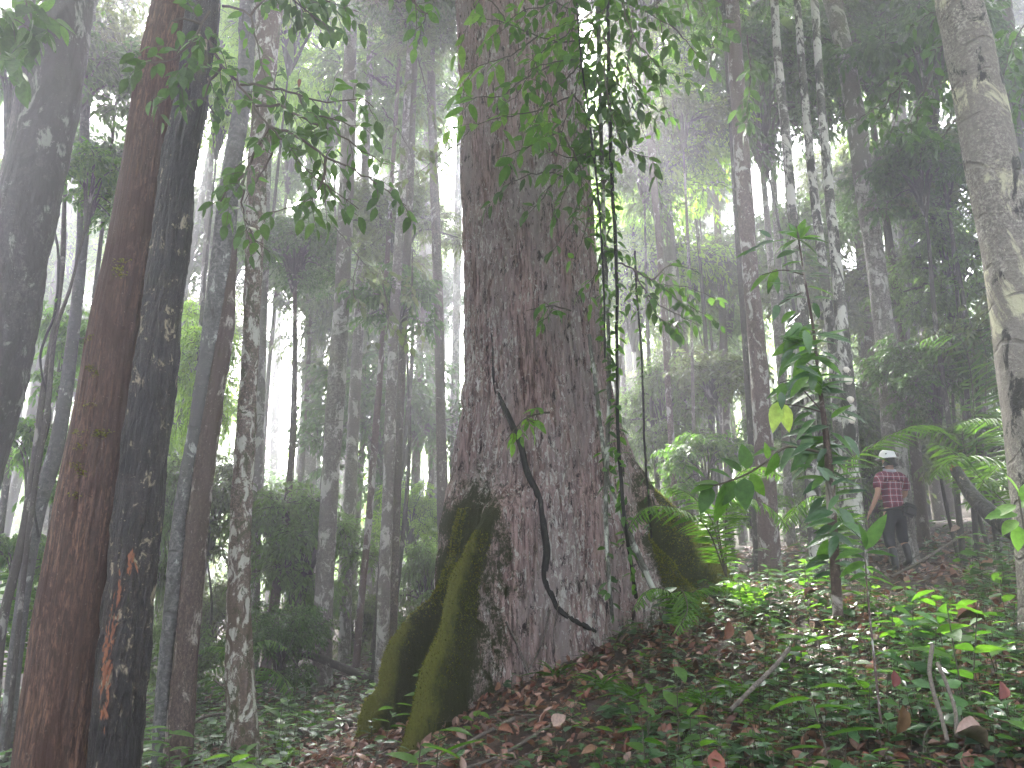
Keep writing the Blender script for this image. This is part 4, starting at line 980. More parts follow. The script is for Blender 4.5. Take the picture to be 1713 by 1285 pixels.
branch('leafy_branch', 'dark leafy branch hanging right of the giant beside the vines, near the top', [
    [(1000, -40), (1040, 0), (1080, 20), (1120, 40), (1150, 30)], [(1040, 0), (1060, 60), (1090, 100), (1130, 130)], [(1060, 60), (1050, 110), (1070, 160), (1110, 190)],
    [(1010, 60), (1030, 130), (1060, 180), (1080, 230)], [(1080, 20), (1120, -10), (1160, -30)], [(1010, 100), (1020, 180), (1050, 250), (1100, 265)], [(1120, 40), (1150, 70), (1165, 90)]],
    6.6, 0.12, 'leaf_dark', dens=.17, twig=.42, seed=10, ratio=.42)
branch('leafy_branch', 'fine green leafy twigs fanning across the top of the giant trunk', [
    [(1010, -60), (960, -20), (910, 10), (870, 20), (830, 60)], [(990, 20), (945, 60), (905, 90), (870, 150), (850, 170)], [(985, 90), (950, 130), (915, 160), (885, 215)], [(1000, 130), (985, 190), (975, 240), (960, 290)]],
    7.1, 0.11, 'leaf_near', dens=.17, twig=.42, seed=27, ratio=.40)
branch('leafy_branch', 'fine leafy twigs down the right side of the giant trunk above mid height', [
    [(1015, 200), (985, 250), (955, 300), (935, 350)], [(1015, 300), (990, 340), (975, 400), (960, 440)], [(1000, 260), (960, 265), (920, 255)], [(1020, 380), (1000, 440), (985, 500)]],
    7.1, 0.10, 'leaf_near', dens=.18, twig=.36, seed=28, ratio=.40)
branch('leafy_branch', 'fine leafy twigs hanging in the gap right of the giant near the top', [
    [(1060, -40), (1055, 60), (1045, 150), (1035, 240)], [(1090, -30), (1110, 70), (1105, 150), (1120, 200)], [(1040, 100), (1075, 160), (1095, 240)]],
    7.6, 0.10, 'leaf_near', dens=.18, twig=.40, seed=29, ratio=.40)
branch('leafy_branch', 'small bright green leaf spray in front of the middle of the giant trunk', [[(920, 690), (890, 695), (865, 712), (845, 738)], [(892, 694), (880, 700), (905, 712)]],
    6.6, 0.10, 'leaf_bright', dens=.13, twig=.13, seed=11, ratio=.38, nl=4)
branch('leafy_branch', 'small green leaf spray on the giant trunk above its middle', [[(955, 520), (930, 512), (905, 515), (880, 520)], [(925, 512), (915, 530), (900, 540)]],
    7.5, 0.12, 'leaf_near', dens=.2, twig=.2, seed=12, ratio=.36, nl=4)
branch('leafy_branch', 'dark leafy spray spreading right from the hanging vines at mid height', [
    [(1030, 440), (1060, 450), (1100, 475), (1150, 480), (1195, 500)], [(1060, 450), (1090, 500), (1130, 525), (1170, 545)], [(1100, 475), (1140, 505), (1190, 530)], [(1090, 470), (1120, 445), (1160, 450)], [(1080, 490), (1100, 530), (1140, 550)]],
    7.4, 0.11, 'leaf_dark', dens=.17, twig=.35, seed=13, ratio=.42)
branch('leafy_branch', 'leafy spray high at right hanging left of the bright slender trunk', [
    [(1520, 130), (1490, 160), (1450, 190), (1415, 215)], [(1490, 160), (1470, 200), (1445, 235)], [(1505, 145), (1500, 190), (1490, 225)], [(1560, 120), (1540, 170), (1530, 215)]],
    8.6, 0.12, 'leaf_dark', dens=.2, twig=.4, seed=14)
branch('leafy_branch', 'dark leafy spray left of the ringed trunk at the upper right', [
    [(1600, 60), (1570, 80), (1530, 90), (1500, 110)], [(1590, 130), (1560, 150), (1530, 190), (1510, 230)], [(1600, 200), (1575, 230), (1550, 240)], [(1600, 20), (1560, 20), (1520, 50)]],
    8.2, 0.13, 'leaf_dark', dens=.18, twig=.4, seed=15)
branch('leafy_branch', 'hanging leafy twigs just left of the pinkish-brown trunk at the top', [
    [(1130, -30), (1155, 20), (1150, 60)], [(1190, -40), (1200, 30), (1190, 90), (1180, 140)], [(1250, 60), (1255, 130), (1250, 190), (1265, 215)], [(1150, -30), (1175, 10), (1185, 30)]],
    8.0, 0.14, 'leaf_dark', dens=.2, twig=.3, seed=16)
branch('leafy_branch', 'dark hanging leaves beyond the ringed trunk at the top right edge', [
    [(1740, 20), (1700, 60), (1680, 120), (1670, 180)], [(1740, 120), (1710, 160), (1700, 230)]],
    8.2, 0.13, 'leaf_dark', dens=.16, twig=.4, seed=17)
branch('leafy_branch', 'leaf clusters against the fog above the pale pole pair', [
    [(560, 380, 11), (600, 430, 11), (640, 470, 11), (680, 480, 11)], [(640, 470, 11), (650, 530, 11), (640, 580, 11)], [(690, 420, 11), (690, 480, 11), (700, 550, 11)], [(600, 430, 11), (590, 480, 11), (600, 520, 11)]],
    11, 0.14, 'leaf_olive', dens=.25, twig=.55, seed=18, tmpl=LEAF_MID)
branch('leafy_branch', 'drooping dull leaf sprays left of the giant at upper middle height', [
    [(700, 100, 10), (720, 180, 10), (735, 240, 10)], [(640, 180, 10), (680, 240, 10), (700, 300, 10)], [(770, 240, 10), (735, 260, 10), (700, 290, 10), (660, 310, 10)]],
    10, 0.13, 'leaf_olive', dens=.3, twig=.5, seed=19, tmpl=LEAF_MID)

# ---------------------------------------------------------------- hanging lianas
def liana(name, label, pts, D, wpx, mat, seed=0, leaves=0, leafL=.1, lm='leaf_dark', rough=.12):
    P = []; Rr = []
    for q in pts:
        p, t_ = px(q[0], q[1], q[2] if len(q) > 2 else D); P.append(np.append(p, wpx * t_ / 2))
    Q = resample(P, max(12, int(len(pts) * 14))); rg = np.random.default_rng(seed)
    Q[:, :2] += np.cumsum(rg.normal(0, .002, (len(Q), 2)), axis=0) * 0.7
    base = tuple(Q[-1, :3]); root = empty(name, base, label, 'vine'); mb = MB()
    tube(mb, Q[:, :3], Q[:, 3], 8, rough=rough, seed=seed); mb.build('stem', M[mat], root, base)
    if leaves:
        lb = MB(); idx = rg.integers(2, len(Q) - 2, leaves); O = Q[idx, :3]
        Dv = rg.normal(0, 1, (leaves, 3)) * [1, 1, .5] + [0, 0, -.6]
        add_leaves(lb, O + norm(Dv) * .02, Dv, rg.normal(0, .4, (leaves, 3)) + [0, 0, 1], leafL * rg.uniform(.6, 1.2, leaves), leafL * .42, LEAF_NEAR)
        lb.build('leaves', M[lm], root, base)
    return root
liana('hanging_vine', 'pale hanging vine, left one of the pair in front of the giant right outline', [(1000, -60), (1003, 120), (1008, 300), (1013, 430), (1019, 560), (1021, 650), (1018, 760), (1017, 860), (1022, 960), (1030, 1040, 7.2)],
      7.0, 7, 'liana_pale', 1, 90, .11)
liana('hanging_vine', 'dark leafy hanging vine, right one of the pair in front of the giant right outline', [(1015, -60), (1018, 150), (1022, 300), (1028, 430), (1030, 560), (1031, 680), (1036, 800), (1046, 900), (1062, 1000, 7.5)],
      6.95, 6, 'liana', 2, 190, .11, 'leaf_near')
liana('hanging_vine', 'whitish vine slanting down to the right across the giant right buttress', [(985, 560), (996, 640), (1003, 700), (1014, 790), (1030, 840), (1050, 900), (1078, 960), (1106, 1010)],
      7.3, 7, 'liana_pale', 3, 8, .09, 'leaf_near')
liana('hanging_vine', 'bamboo-like straight pale cane leaning across the giant right buttress', [(1040, 850), (1060, 905), (1085, 960), (1104, 1000)], 7.0, 9, 'liana_pale', 4)
liana('hanging_vine', 'thin dark vine among leaves near the top right of the giant', [(960, -60), (972, 80), (988, 220), (1002, 330), (1010, 470), (1012, 600)], 6.9, 3.5, 'liana', 5, 110, .10, 'leaf_near')
liana('hanging_vine', 'thin dark twisting vine right of the hanging pair', [(1062, 420), (1066, 500), (1074, 600), (1080, 700), (1085, 800), (1092, 900, 8.6)], 8.4, 3.5, 'liana', 6, 40, .09)
liana('hanging_vine', 'curly thin vine behind the near reddish trunk at left', [(90, 380, 8), (100, 440, 8), (95, 520, 8), (70, 600, 8), (88, 700, 8), (60, 800, 8), (70, 900, 8)], 8, 4, 'liana', 7, 10, .08, 'leaf_near')
# the dark root-like liana clamped to the front of the giant
LP = [(815, 520), (822, 580), (828, 640), (838, 672), (852, 700), (868, 745), (884, 790), (898, 830), (908, 870), (912, 920), (913, 965), (920, 995), (935, 1020), (965, 1042), (998, 1056)]
Q = np.array([np.append(g_hit(u + [0, 3, -2, 2][i_ % 4], v, .022 if i_ in (4, 5, 6) else -0.006), {0: .012, 1: .014, 2: .016}.get(i_, .034 if i_ < 11 else .026)) for i_, (u, v) in enumerate(LP)])
Q = resample(Q, 130); root = empty('clinging_vine', tuple(Q[-1, :3]), 'thick black vine clinging to the front of the giant trunk, curving like a crack', 'vine')
mb = MB(); tube(mb, Q[:, :3], Q[:, 3], 10, rough=.22, seed=4); mb.build('stem', M['liana'], root, tuple(Q[-1, :3]))
for k, pts in enumerate([[(846, 1040), (868, 1085), (884, 1128)], [(920, 1020), (905, 1080), (885, 1120)], [(935, 1005), (926, 1060), (928, 1090)]]):
    Q = resample([np.append(g_hit(u, v, .05), .010) for u, v in pts], 24); root = empty('twig', tuple(Q[-1, :3]),
        ['reddish dead stick leaning on the giant foot, left of the thin grey ones', 'thin grey twig leaning on the giant foot beside the vine end', 'thinnest short twig at the lower end of the clinging vine'][k], 'stick')
    mb = MB(); tube(mb, Q[:, :3], Q[:, 3] * [1, .8, .5][k], 6, rough=.15, seed=k); mb.build('stick', M['deadwood'], root, tuple(Q[-1, :3]))

# ---------------------------------------------------------------- palm fronds
def frond(mb, lb, P, leafL, n, rg, width=0.03, droop=.5, stem_r=.008):
    Q = resample(P, 40); tube(mb, Q, np.linspace(stem_r, stem_r * .3, 40), 6, cap=False)
    for k in range(n):
        s_ = .12 + .88 * k / (n - 1); i_ = min(int(s_ * 39), 38); t_ = norm(Q[i_ + 1] - Q[i_]); up = norm(np.cross(np.cross(t_, [0, 0, 1.0]), t_))
        l_ = leafL * (math.sin(math.pi * (0.12 + .83 * s_)) ** .7)
        for sg in (-1, 1):
            d = norm(t_ * .55 + sg * norm(np.cross(t_, up)) + np.array([0, 0, -droop * rg.uniform(.5, 1.2)]) + rg.normal(0, .06, 3))
            add_leaves(lb, [Q[i_]], [d], [up + rg.normal(0, .15, 3)], l_, width * rg.uniform(.8, 1.1), LEAF_NEAR)
def palm(name, label, fronds, leafL, n, seed, width=.03, base=None, mat='leaf_frond', droop=.5):
    rg = np.random.default_rng(seed); mb = MB(); lb = MB(); first = None
    for f in fronds:
        P = np.array([px(*q)[0] for q in f])
        if base is not None: P = np.vstack([px(*base)[0], P])
        if first is None: first = np.array([P[0][0], P[0][1], gz(P[0][0], P[0][1])])
        frond(mb, lb, P, leafL, n, rg, width, droop)
    root = empty(name, tuple(first), label, 'palm'); mb.build('stem', M['twig'], root, tuple(first)); lb.build('leaves', M[mat], root, tuple(first))
palm('young_palm', 'bright green arching palm frond just above the white helmet', [[(1400, 795, 7.6), (1450, 752, 7.7), (1500, 722, 7.9), (1550, 712, 8.1), (1610, 748, 8.4)],
     [(1395, 860, 7.6), (1370, 830, 7.6), (1340, 840, 7.6), (1310, 880, 7.5)]], 0.30, 44, 1, .019, (1392, 960, 7.5))
palm('young_palm', 'palm with pale stiff fronds right of the person near the ringed trunk', [[(1640, 800, 9.6), (1600, 760, 9.5), (1560, 740, 9.4)], [(1680, 790, 9.7), (1640, 765, 9.6), (1590, 770, 9.4), (1560, 800, 9.3)],
     [(1690, 780, 9.7), (1650, 800, 9.6), (1625, 850, 9.5)], [(1690, 720, 9.7), (1640, 700, 9.6), (1600, 710, 9.5)]], .42, 30, 2, .028, (1720, 880, 9.7))
palm('young_palm', 'palm with long thin leaflets drooping in front of the right buttress', [[(1180, 880, 7.4), (1130, 850, 7.2), (1080, 850, 7.0), (1050, 890, 6.9)], [(1200, 850, 7.4), (1240, 830, 7.3), (1290, 850, 7.2), (1320, 890, 7.1)],
     [(1215, 860, 7.5), (1230, 800, 7.6), (1270, 780, 7.8), (1310, 800, 7.9)], [(1190, 870, 7.4), (1150, 825, 7.6), (1110, 815, 7.7)]], .26, 32, 3, .02, (1215, 965, 7.5))
palm('young_palm', 'low fern-like palm at the foot of the right buttress', [[(1130, 1000, 6.6), (1090, 985, 6.5), (1060, 1020, 6.4)], [(1150, 1000, 6.6), (1190, 980, 6.6), (1230, 985, 6.6)], [(1140, 990, 6.6), (1150, 1020, 6.4), (1130, 1060, 6.3)]],
     .17, 30, 4, .014, (1140, 1060, 6.7))
palm('young_palm', 'low palm with dark fronds left of the reddish trunk', [[(60, 1010, 9), (100, 990, 9), (150, 1010, 8.9)], [(50, 1000, 9), (20, 960, 9), (-20, 960, 9)], [(60, 1020, 9), (110, 1050, 8.8), (140, 1100, 8.7)], [(40, 1010, 9), (10, 1040, 8.8), (-10, 1090, 8.7)]],
     .45, 30, 5, .03, (50, 1150, 9), 'leaf_near')
palm('young_palm', 'misty pale-tipped palm right of the mottled trunk foot', [[(420, 1090, 11.6), (450, 1070, 11.6), (482, 1085, 11.5)], [(350, 1130, 11.5), (370, 1115, 11.5), (395, 1125, 11.4)], [(430, 1120, 11.6), (470, 1130, 11.4), (490, 1170, 11.3)], [(400, 1100, 11.6), (360, 1080, 11.6), (330, 1090, 11.5)]],
     .28, 26, 6, .03, (425, 1190, 11.6), 'leaf_near')
palm('young_palm', 'green palm hidden among the dark foliage left of the ringed trunk', [[(1620, 600, 11), (1580, 560, 11), (1540, 570, 11)], [(1650, 610, 11), (1640, 560, 11), (1660, 520, 11)], [(1610, 720, 11), (1650, 690, 11), (1690, 700, 11)]],
     .5, 26, 7, .035, (1640, 860, 11), 'leaf_near')

# ---------------------------------------------------------------- leafy sapling in front on the right
def sapling():
    rg = np.random.default_rng(55); D = 5.0
    base, _ = px(1400, 1010, D); base[2] = gz(base[0], D); root = empty('leafy_sapling', tuple(base), 'tall broad-leaved sapling with glossy leaves in front of the pinkish-brown trunk', 'sapling')
    st = [(1402, 1030), (1394, 900), (1388, 800), (1384, 750), (1377, 690), (1368, 620), (1362, 560), (1352, 500), (1345, 460), (1336, 400)]
    wd = [19, 17, 15, 11, 8, 6, 5, 4, 3.5, 3]
    P = resample([np.append(px(u, v, D)[0], w_ * px(u, v, D)[1] / 2) for (u, v), w_ in zip(st, wd)], 70)
    mb = MB(); tube(mb, P[:, :3], P[:, 3], 10, rough=.10, seed=3); mb.build('stem', M['bark_brown'], root, tuple(base))
    bb = MB(); lb = MB(); yl = MB(); dk = MB()
    def br(pts, r=2.5):
        Q = resample([px(q[0], q[1], q[2] if len(q) > 2 else D)[0] for q in pts], 24); bb = MB(); tube(bb, Q, np.linspace(r, r * .4, 24) * D / FPX, 6, cap=False); bb.build('branch', M['twig'], root, tuple(base)); return Q
    def lf(u, v, ang, ln, w_=.42, dd=0.0, face=0.5, tgt=None):
        """a leaf with its base at the pixel, pointing at ang degrees (0 right, 90 up), ln pixels long"""
        p, t_ = px(u, v, D + dd); a = R(ang)
        d = np.array([math.cos(a), rg.uniform(-.5, .3), math.sin(a)]); n_ = np.array([rg.normal(0, .25), -face, 1.0 - face * .3 + rg.normal(0, .15)])
        if abs(math.sin(a)) > .8: n_ = np.array([rg.normal(0, .4), -1, .3])
        add_leaves(tgt or lb, [p], [d], [n_], ln * t_ * 1.12, ln * t_ * w_ * rg.uniform(.85, 1.15), LEAF_NEAR)
    br([(1336, 400), (1333, 385), (1332, 378)], 3); 
    for a, l in [(20, 42), (70, 38), (110, 30), (160, 40), (200, 38), (-10, 45), (-35, 42), (-150, 34), (50, 30)]: lf(1334, 400, a, l)
    for u, v, a, l in [(1322, 402, 175, 34), (1300, 404, 190, 40), (1270, 418, 195, 46), (1330, 420, 200, 40), (1340, 420, -30, 46), (1345, 440, -10, 44), (1342, 438, 190, 40), (1325, 395, 150, 26),
                       (1350, 455, 170, 36), (1352, 460, 0, 38), (1290, 455, 215, 50), (1300, 450, 240, 40), (1350, 480, -5, 50), (1345, 490, 200, 55), (1330, 520, 215, 40), (1300, 510, 250, 34),
                       (1360, 500, 10, 46), (1350, 500, 170, 44), (1340, 540, 240, 70), (1345, 545, 270, 66), (1366, 560, -10, 62), (1355, 565, 200, 74), (1362, 590, 215, 56), (1368, 600, -40, 48),
                       (1366, 600, 190, 60), (1330, 590, 230, 50), (1370, 620, 205, 80), (1375, 640, 190, 50), (1340, 600, 250, 56), (1355, 610, 285, 54), (1372, 650, 30, 30), (1330, 640, 200, 54), (1310, 640, 250, 44),
                       (1380, 680, -10, 52), (1380, 690, 170, 46), (1390, 700, 40, 40), (1360, 690, 200, 44), (1370, 720, 180, 62), (1376, 730, 210, 66), (1384, 740, -20, 56), (1386, 750, 10, 52), (1350, 740, 240, 60),
                       (1384, 760, 190, 60), (1390, 770, -30, 54), (1340, 760, 200, 46), (1330, 745, 230, 52), (1300, 750, 190, 44), (1394, 800, -15, 50), (1385, 800, 205, 50), (1396, 830, 20, 46), (1394, 850, 195, 52),
                       (1400, 870, -25, 60), (1396, 880, 200, 44), (1400, 905, 0, 50), (1394, 930, 190, 50), (1404, 940, -20, 52), (1390, 900, 235, 50), (1404, 850, -60, 46), (1398, 960, 180, 40)]:
        lf(u, v, a, l * .9, dd=rg.uniform(-.12, .12), tgt=lb if rg.random() < .6 else dk)
        lf(u + rg.normal(0, 8), v + rg.normal(0, 9), a + rg.normal(0, 35), l * rg.uniform(.55, .85), dd=rg.uniform(-.25, .25), tgt=dk)
    for k in range(70):
        v_ = rg.uniform(540, 900); u_ = np.interp(v_, [540, 700, 900], [1355, 1375, 1396]) + rg.normal(0, 14); lf(u_, v_, rg.choice([rg.uniform(-50, 30), rg.uniform(150, 230)]), rg.uniform(26, 50), dd=rg.uniform(-.25, .25), tgt=lb if rg.random() < .4 else dk)
    Q = br([(1345, 460), (1310, 452), (1275, 460)], 1.6); Q = br([(1340, 490), (1320, 500), (1300, 512)], 1.6)
    br([(1368, 620), (1340, 600), (1325, 590)], 1.8); br([(1377, 690), (1330, 640), (1305, 640)], 1.8)
    br([(1384, 760, 5.0), (1350, 752, 4.9), (1315, 748, 4.8), (1285, 770, 4.75), (1255, 790, 4.7), (1220, 805, 4.65), (1195, 812, 4.6)], 3)
    for u, v, a, l in [(1285, 768, 100, 26), (1250, 785, 95, 40), (1240, 790, 130, 38), (1225, 802, 150, 40), (1205, 810, 170, 42), (1210, 812, 265, 60), (1195, 812, 190, 40), (1230, 805, 235, 46), (1180, 800, 140, 36),
                       (1255, 792, -60, 40), (1245, 800, -100, 50), (1300, 757, 250, 40), (1190, 815, 240, 46)]:
        lf(u, v, a, l, .6, -.35)
    br([(1377, 690), (1340, 680), (1310, 676), (1298, 672)], 1.6)
    lf(1302, 672, 250, 52, .5, -.1, .9, yl); lf(1304, 674, 290, 46, .6, -.1, .9, yl)
    lb.build('leaves', M['leaf_near'], root, tuple(base)); dk.build('leaves', M['leaf_herb'], root, tuple(base)); o = yl.build('yellow_leaves', M['leaf_yellow'], root, tuple(base)); o['label'] = 'pair of pale yellow-green leaves'
sapling()
def small_plant(name, label, stem, leaves, D, mat='leaf_near', w_=.42, smat='twig', r=2.0, seed=0, cat='plant'):
    rg = np.random.default_rng(seed); b, _ = px(stem[0][0], stem[0][1], D); b = np.array([b[0], D, gz(b[0], D)])
    P = np.vstack([b - [0, 0, .03], [px(u, v, D)[0] for u, v in stem[1:]]]); Q = resample(P, 24); root = empty(name, tuple(b), label, cat)
    mb = MB(); tube(mb, Q, np.linspace(r, r * .5, 24) * D / FPX, 6, cap=False); mb.build('stem', M[smat], root, tuple(b)); lb = MB()
    for u, v, a, l in leaves:
        p, t_ = px(u, v, D); a = R(a); d = np.array([math.cos(a), rg.uniform(-.6, .2), math.sin(a)])
        add_leaves(lb, [p], [d], [np.array([rg.normal(0, .3), -.6, .9])], l * t_ * 1.1, l * t_ * w_, LEAF_NEAR)
    lb.build('leaves', M[mat], root, tuple(b))
small_plant('seedling', 'reddish-stemmed seedling with long upright leaves below the person', [(1460, 1090), (1452, 1000), (1447, 920)],
            [(1448, 920, 60, 66), (1447, 922, 185, 62), (1448, 925, 0, 44), (1448, 935, 160, 40), (1449, 940, 200, 50), (1450, 950, -20, 40), (1448, 918, 100, 40), (1452, 960, 190, 36)], 4.6, 'leaf_near', .34, 'bark_pink', 2.4, 1)
small_plant('seedling', 'glossy broad-leaved seedling at the right edge under the ringed trunk', [(1722, 960), (1712, 880), (1704, 830)],
            [(1706, 830, 120, 40), (1700, 845, 200, 46), (1702, 860, 180, 52), (1706, 850, 30, 50), (1700, 870, 210, 40), (1710, 840, 60, 46), (1704, 880, 250, 40)], 5.2, 'leaf_bright', .55, 'twig', 3, 2)

# ---------------------------------------------------------------- fallen wood
def log(label, pts, D, wpx, mat, seed=0, name='fallen_log', cat='log', endmat=None, lift=None):
    P = []
    for i_, q in enumerate(pts):
        d_ = q[2] if len(q) > 2 else D; p, t_ = px(q[0], q[1], d_); ww = (wpx[i_] if hasattr(wpx, '__len__') else wpx) * t_ / 2
        if lift is not None: p[2] = gz(p[0], p[1]) + ww * lift
        P.append(np.append(p, ww))
    Q = resample(P, 40); b = tuple(Q[0, :3]); root = empty(name, b, label, cat); mb = MB(); tube(mb, Q[:, :3], Q[:, 3], 14, rough=.09, seed=seed); mb.build('trunk' if name == 'fallen_log' else 'stick', M[mat], root, b)
    if endmat:
        mb = MB(); rg = np.random.default_rng(seed); a = norm(Q[-1, :3] - Q[-3, :3]); n = 40
        O = Q[-1, :3] + rg.normal(0, Q[-1, 3] * .5, (n, 3)) - a * .03; add_leaves(mb, O, a + rg.normal(0, .25, (n, 3)), rg.normal(0, 1, (n, 3)), rg.uniform(.04, .09, n), .018, LEAF_FAR)
        mb.build('broken_end', M[endmat], root, b)
log('dark broken trunk slanting up with a torn orange end, near the right edge', [(1730, 905, 7.6), (1690, 884, 7.8), (1660, 862, 8.0), (1632, 835, 8.2), (1612, 808, 8.4), (1598, 786, 8.5)], 8, [34, 32, 28, 24, 20, 18], 'bark_black', 1, endmat='wood_torn')
log('pale weathered log lying behind the left buttress toe', [(500, 1245, 9.2), (550, 1218, 9.4), (620, 1190, 9.6), (690, 1160, 9.8)], 9.4, [26, 26, 24, 22], 'deadwood', 2, lift=.7)
log('thin dark log lying between the flared misty trunk and the poles', [(500, 1090, 13), (560, 1112, 12.9), (610, 1132, 12.8), (680, 1150, 12.6)], 13, [12, 13, 13, 13], 'bark_dark', 3)
log('broken dead branch leaning at the mottled trunk foot', [(360, 1270, 8.4), (378, 1235, 8.5), (400, 1195, 8.7), (430, 1160, 8.9)], 8.5, 5, 'deadwood', 4, 'fallen_branch', 'stick')
log('dead curved branch arching low between the fused pair and the mottled trunk', [(318, 1215, 8.3), (340, 1200, 8.4), (372, 1195, 8.5), (400, 1200, 8.6)], 8.5, 5, 'deadwood', 5, 'fallen_branch', 'stick')
log('long thin dead branch lying on leaf litter before the left buttress toe', [(620, 1300, 6.3), (680, 1262, 6.4), (740, 1230, 6.5), (800, 1195, 6.7), (860, 1160, 6.9)], 6.5, 7, 'deadwood', 6, 'fallen_branch', 'stick', lift=2.5)
log('second dead branch crossing the leaf litter right of the first', [(740, 1260, 6.0), (800, 1222, 6.1), (850, 1200, 6.3), (920, 1150, 6.5)], 6.1, 6, 'deadwood', 7, 'fallen_branch', 'stick', lift=3)
log('pale slanting dead stick in the undergrowth low in the middle right', [(1222, 1188, 4.6), (1255, 1155, 4.7), (1300, 1110, 4.9), (1320, 1085, 5.0)], 4.7, 7, 'deadwood', 8, 'fallen_branch', 'stick')
log('bent bare root stick rising from the dark bank at lower right', [(1585, 1240, 3.5), (1575, 1200, 3.6), (1562, 1160, 3.7), (1555, 1120, 3.8), (1560, 1080, 3.9)], 3.6, 7, 'deadwood', 9, 'fallen_branch', 'stick')
log('second bent bare stick just right of the root stick on the bank', [(1600, 1230, 3.5), (1598, 1190, 3.6), (1582, 1140, 3.7), (1568, 1110, 3.8)], 3.6, 6, 'deadwood', 10, 'fallen_branch', 'stick')
log('pale thin stem lying on the slope right of the person feet', [(1490, 965, 9.5), (1530, 945, 9.7), (1570, 920, 10), (1620, 890, 10.5)], 10, 4, 'deadwood', 11, 'fallen_branch', 'stick')
# ---------------------------------------------------------------- forest floor: dead leaves, twigs, low herbs
def gnormal(x, y):
    e = .05; zx = (ground(x + e, y) - ground(x - e, y)) / (2 * e); zy = (ground(x, y + e) - ground(x, y - e)) / (2 * e)
    return norm(np.stack([-zx, -zy, np.ones_like(zx)], -1))
def scatter(n, rg, y0=2.6, y1=15, pw=1.0, xr=0.72):
    y = y0 + (y1 - y0) * rg.random(n) ** pw; x = rg.uniform(-xr, xr, n) * (y + 1.0); return x, y
def outside_giant(x, y, m=0.05):
    z = ground(x, y); dx, dy = x - g_ax(z), y - GD; near = np.hypot(dx, dy) < 4.2; r = np.zeros_like(x)
    r[near] = g_rad(np.arctan2(dy[near], dx[near]), z[near])[0]
    return np.hypot(dx, dy) > r + m
mb = MB(); rg = np.random.default_rng(60)
for n, y0, y1, l0, l1, tm, pw in [(15000, 2.6, 8.5, .035, .12, LEAF_CURL, 1.2), (13000, 7, 15, .06, .15, LEAF_MID, .8), (5000, 2.6, 9, .015, .04, LEAF_FAR, 1.1)]:
    x, y = scatter(n, rg, y0, y1, pw); k = outside_giant(x, y); x, y = x[k], y[k]; n = len(x)
    z = ground(x, y); nn = norm(gnormal(x, y) + rg.normal(0, .38, (n, 3))); nn[:, 2] = abs(nn[:, 2])
    d = rg.normal(0, 1, (n, 3)); d = norm(d - nn * (d * nn).sum(1)[:, None]); L = rg.uniform(l0, l1, n)
    add_leaves(mb, np.stack([x, y, z + rg.uniform(.005, .045, n)], -1), d, nn * rg.choice([-1, 1], n, p=[.4, .6])[:, None], L, L * rg.uniform(.32, .6, n), tm)
o = mb.build('leaf_litter', M['litter']); tag(o, kind='stuff')
mb = MB(); rg = np.random.default_rng(61); x, y = scatter(900, rg, 2.6, 11, 1.1); k = outside_giant(x, y)
for x_, y_ in zip(x[k], y[k]):
    a = rg.uniform(0, 6.28); l_ = rg.uniform(.12, .6); d = np.array([math.cos(a), math.sin(a), 0]) * l_ * .5; p0 = np.array([x_, y_, 0]) - d; p1 = np.array([x_, y_, 0]) + d; pm = np.array([x_, y_, 0]) + rg.normal(0, .03, 3)
    z0, zm, z1 = gz(*p0[:2]), gz(*pm[:2]), gz(*p1[:2]); p0[2] = z0 + rg.uniform(.0, .03); p1[2] = z1 + rg.uniform(.01, .16); pm[2] = max(zm + .012, (p0[2] + p1[2]) / 2)
    tube(mb, resample([p0, pm, p1], 7), np.linspace(.0045, .0018, 7) * rg.uniform(.5, 1.3), 4, cap=False)
o = mb.build('fallen_twigs', M['deadwood']); tag(o, kind='stuff')

def herb(mb_s, mb_l, p, h, nl, L, rg, ratio=.45, tm=LEAF_MID, mi=0):
    top = p + np.array([rg.normal(0, .15 * h), rg.normal(0, .15 * h), h]); Q = resample([p - [0, 0, .02], (p + top) / 2 + rg.normal(0, .03 * h, 3), top], 6)
    tube(mb_s, Q, np.linspace(.0035, .0018, 6), 4, cap=False, mi=1 if mb_s is mb_l else 0)
    a0 = rg.uniform(0, 6.28)
    for k in range(nl):
        s_ = 1 - .75 * k / nl; i_ = min(int(s_ * 5), 4); q = Q[i_] + (Q[i_ + 1] - Q[i_]) * (s_ * 5 - i_); a = a0 + k * 2.4
        d = np.array([math.cos(a), math.sin(a), rg.uniform(-.2, .5)]); add_leaves(mb_l, [q], [d], [np.array([0, 0, 1]) + rg.normal(0, .25, 3)], L * rg.uniform(.6, 1.15), L * ratio * rg.uniform(.85, 1.15), tm, mi)
mb = MB(); rg = np.random.default_rng(62)
def hdens(x, y):
    r_ = 1 / (1 + np.exp(-(x - .75 - .12 * (y - 6)) * 3.2)); l_ = (1 / (1 + np.exp((x + 1.9 + .12 * (y - 8)) * 3))) * (y > 6.5)
    r_ = r_ * np.where((y > 8.5) & (x > 2.6), .3, 1.0)
    return np.clip(.07 + r_ + l_ * .9, 0, 1) * np.where((y > 8.2) & (y < 12.5) & (abs(x / y - .47) < .07), .06, 1)
for n, y0, y1, sz in [(1500, 2.7, 6.5, 1.15), (3900, 2.7, 9.5, 1.0), (3200, 8.5, 16, 1.5)]:
    x, y = scatter(n, rg, y0, y1, 1.0); k = outside_giant(x, y, .1) & (rg.random(n) < hdens(x, y)); x, y = x[k], y[k]; z = ground(x, y)
    for p in np.stack([x, y, z], -1):
        herb(mb, mb, p, rg.uniform(.05, .26) * sz, rg.integers(3, 8), rg.uniform(.06, .13) * sz, rg, rg.choice([.3, .42, .55]), LEAF_MID, 0 if rg.random() < .82 else 2)
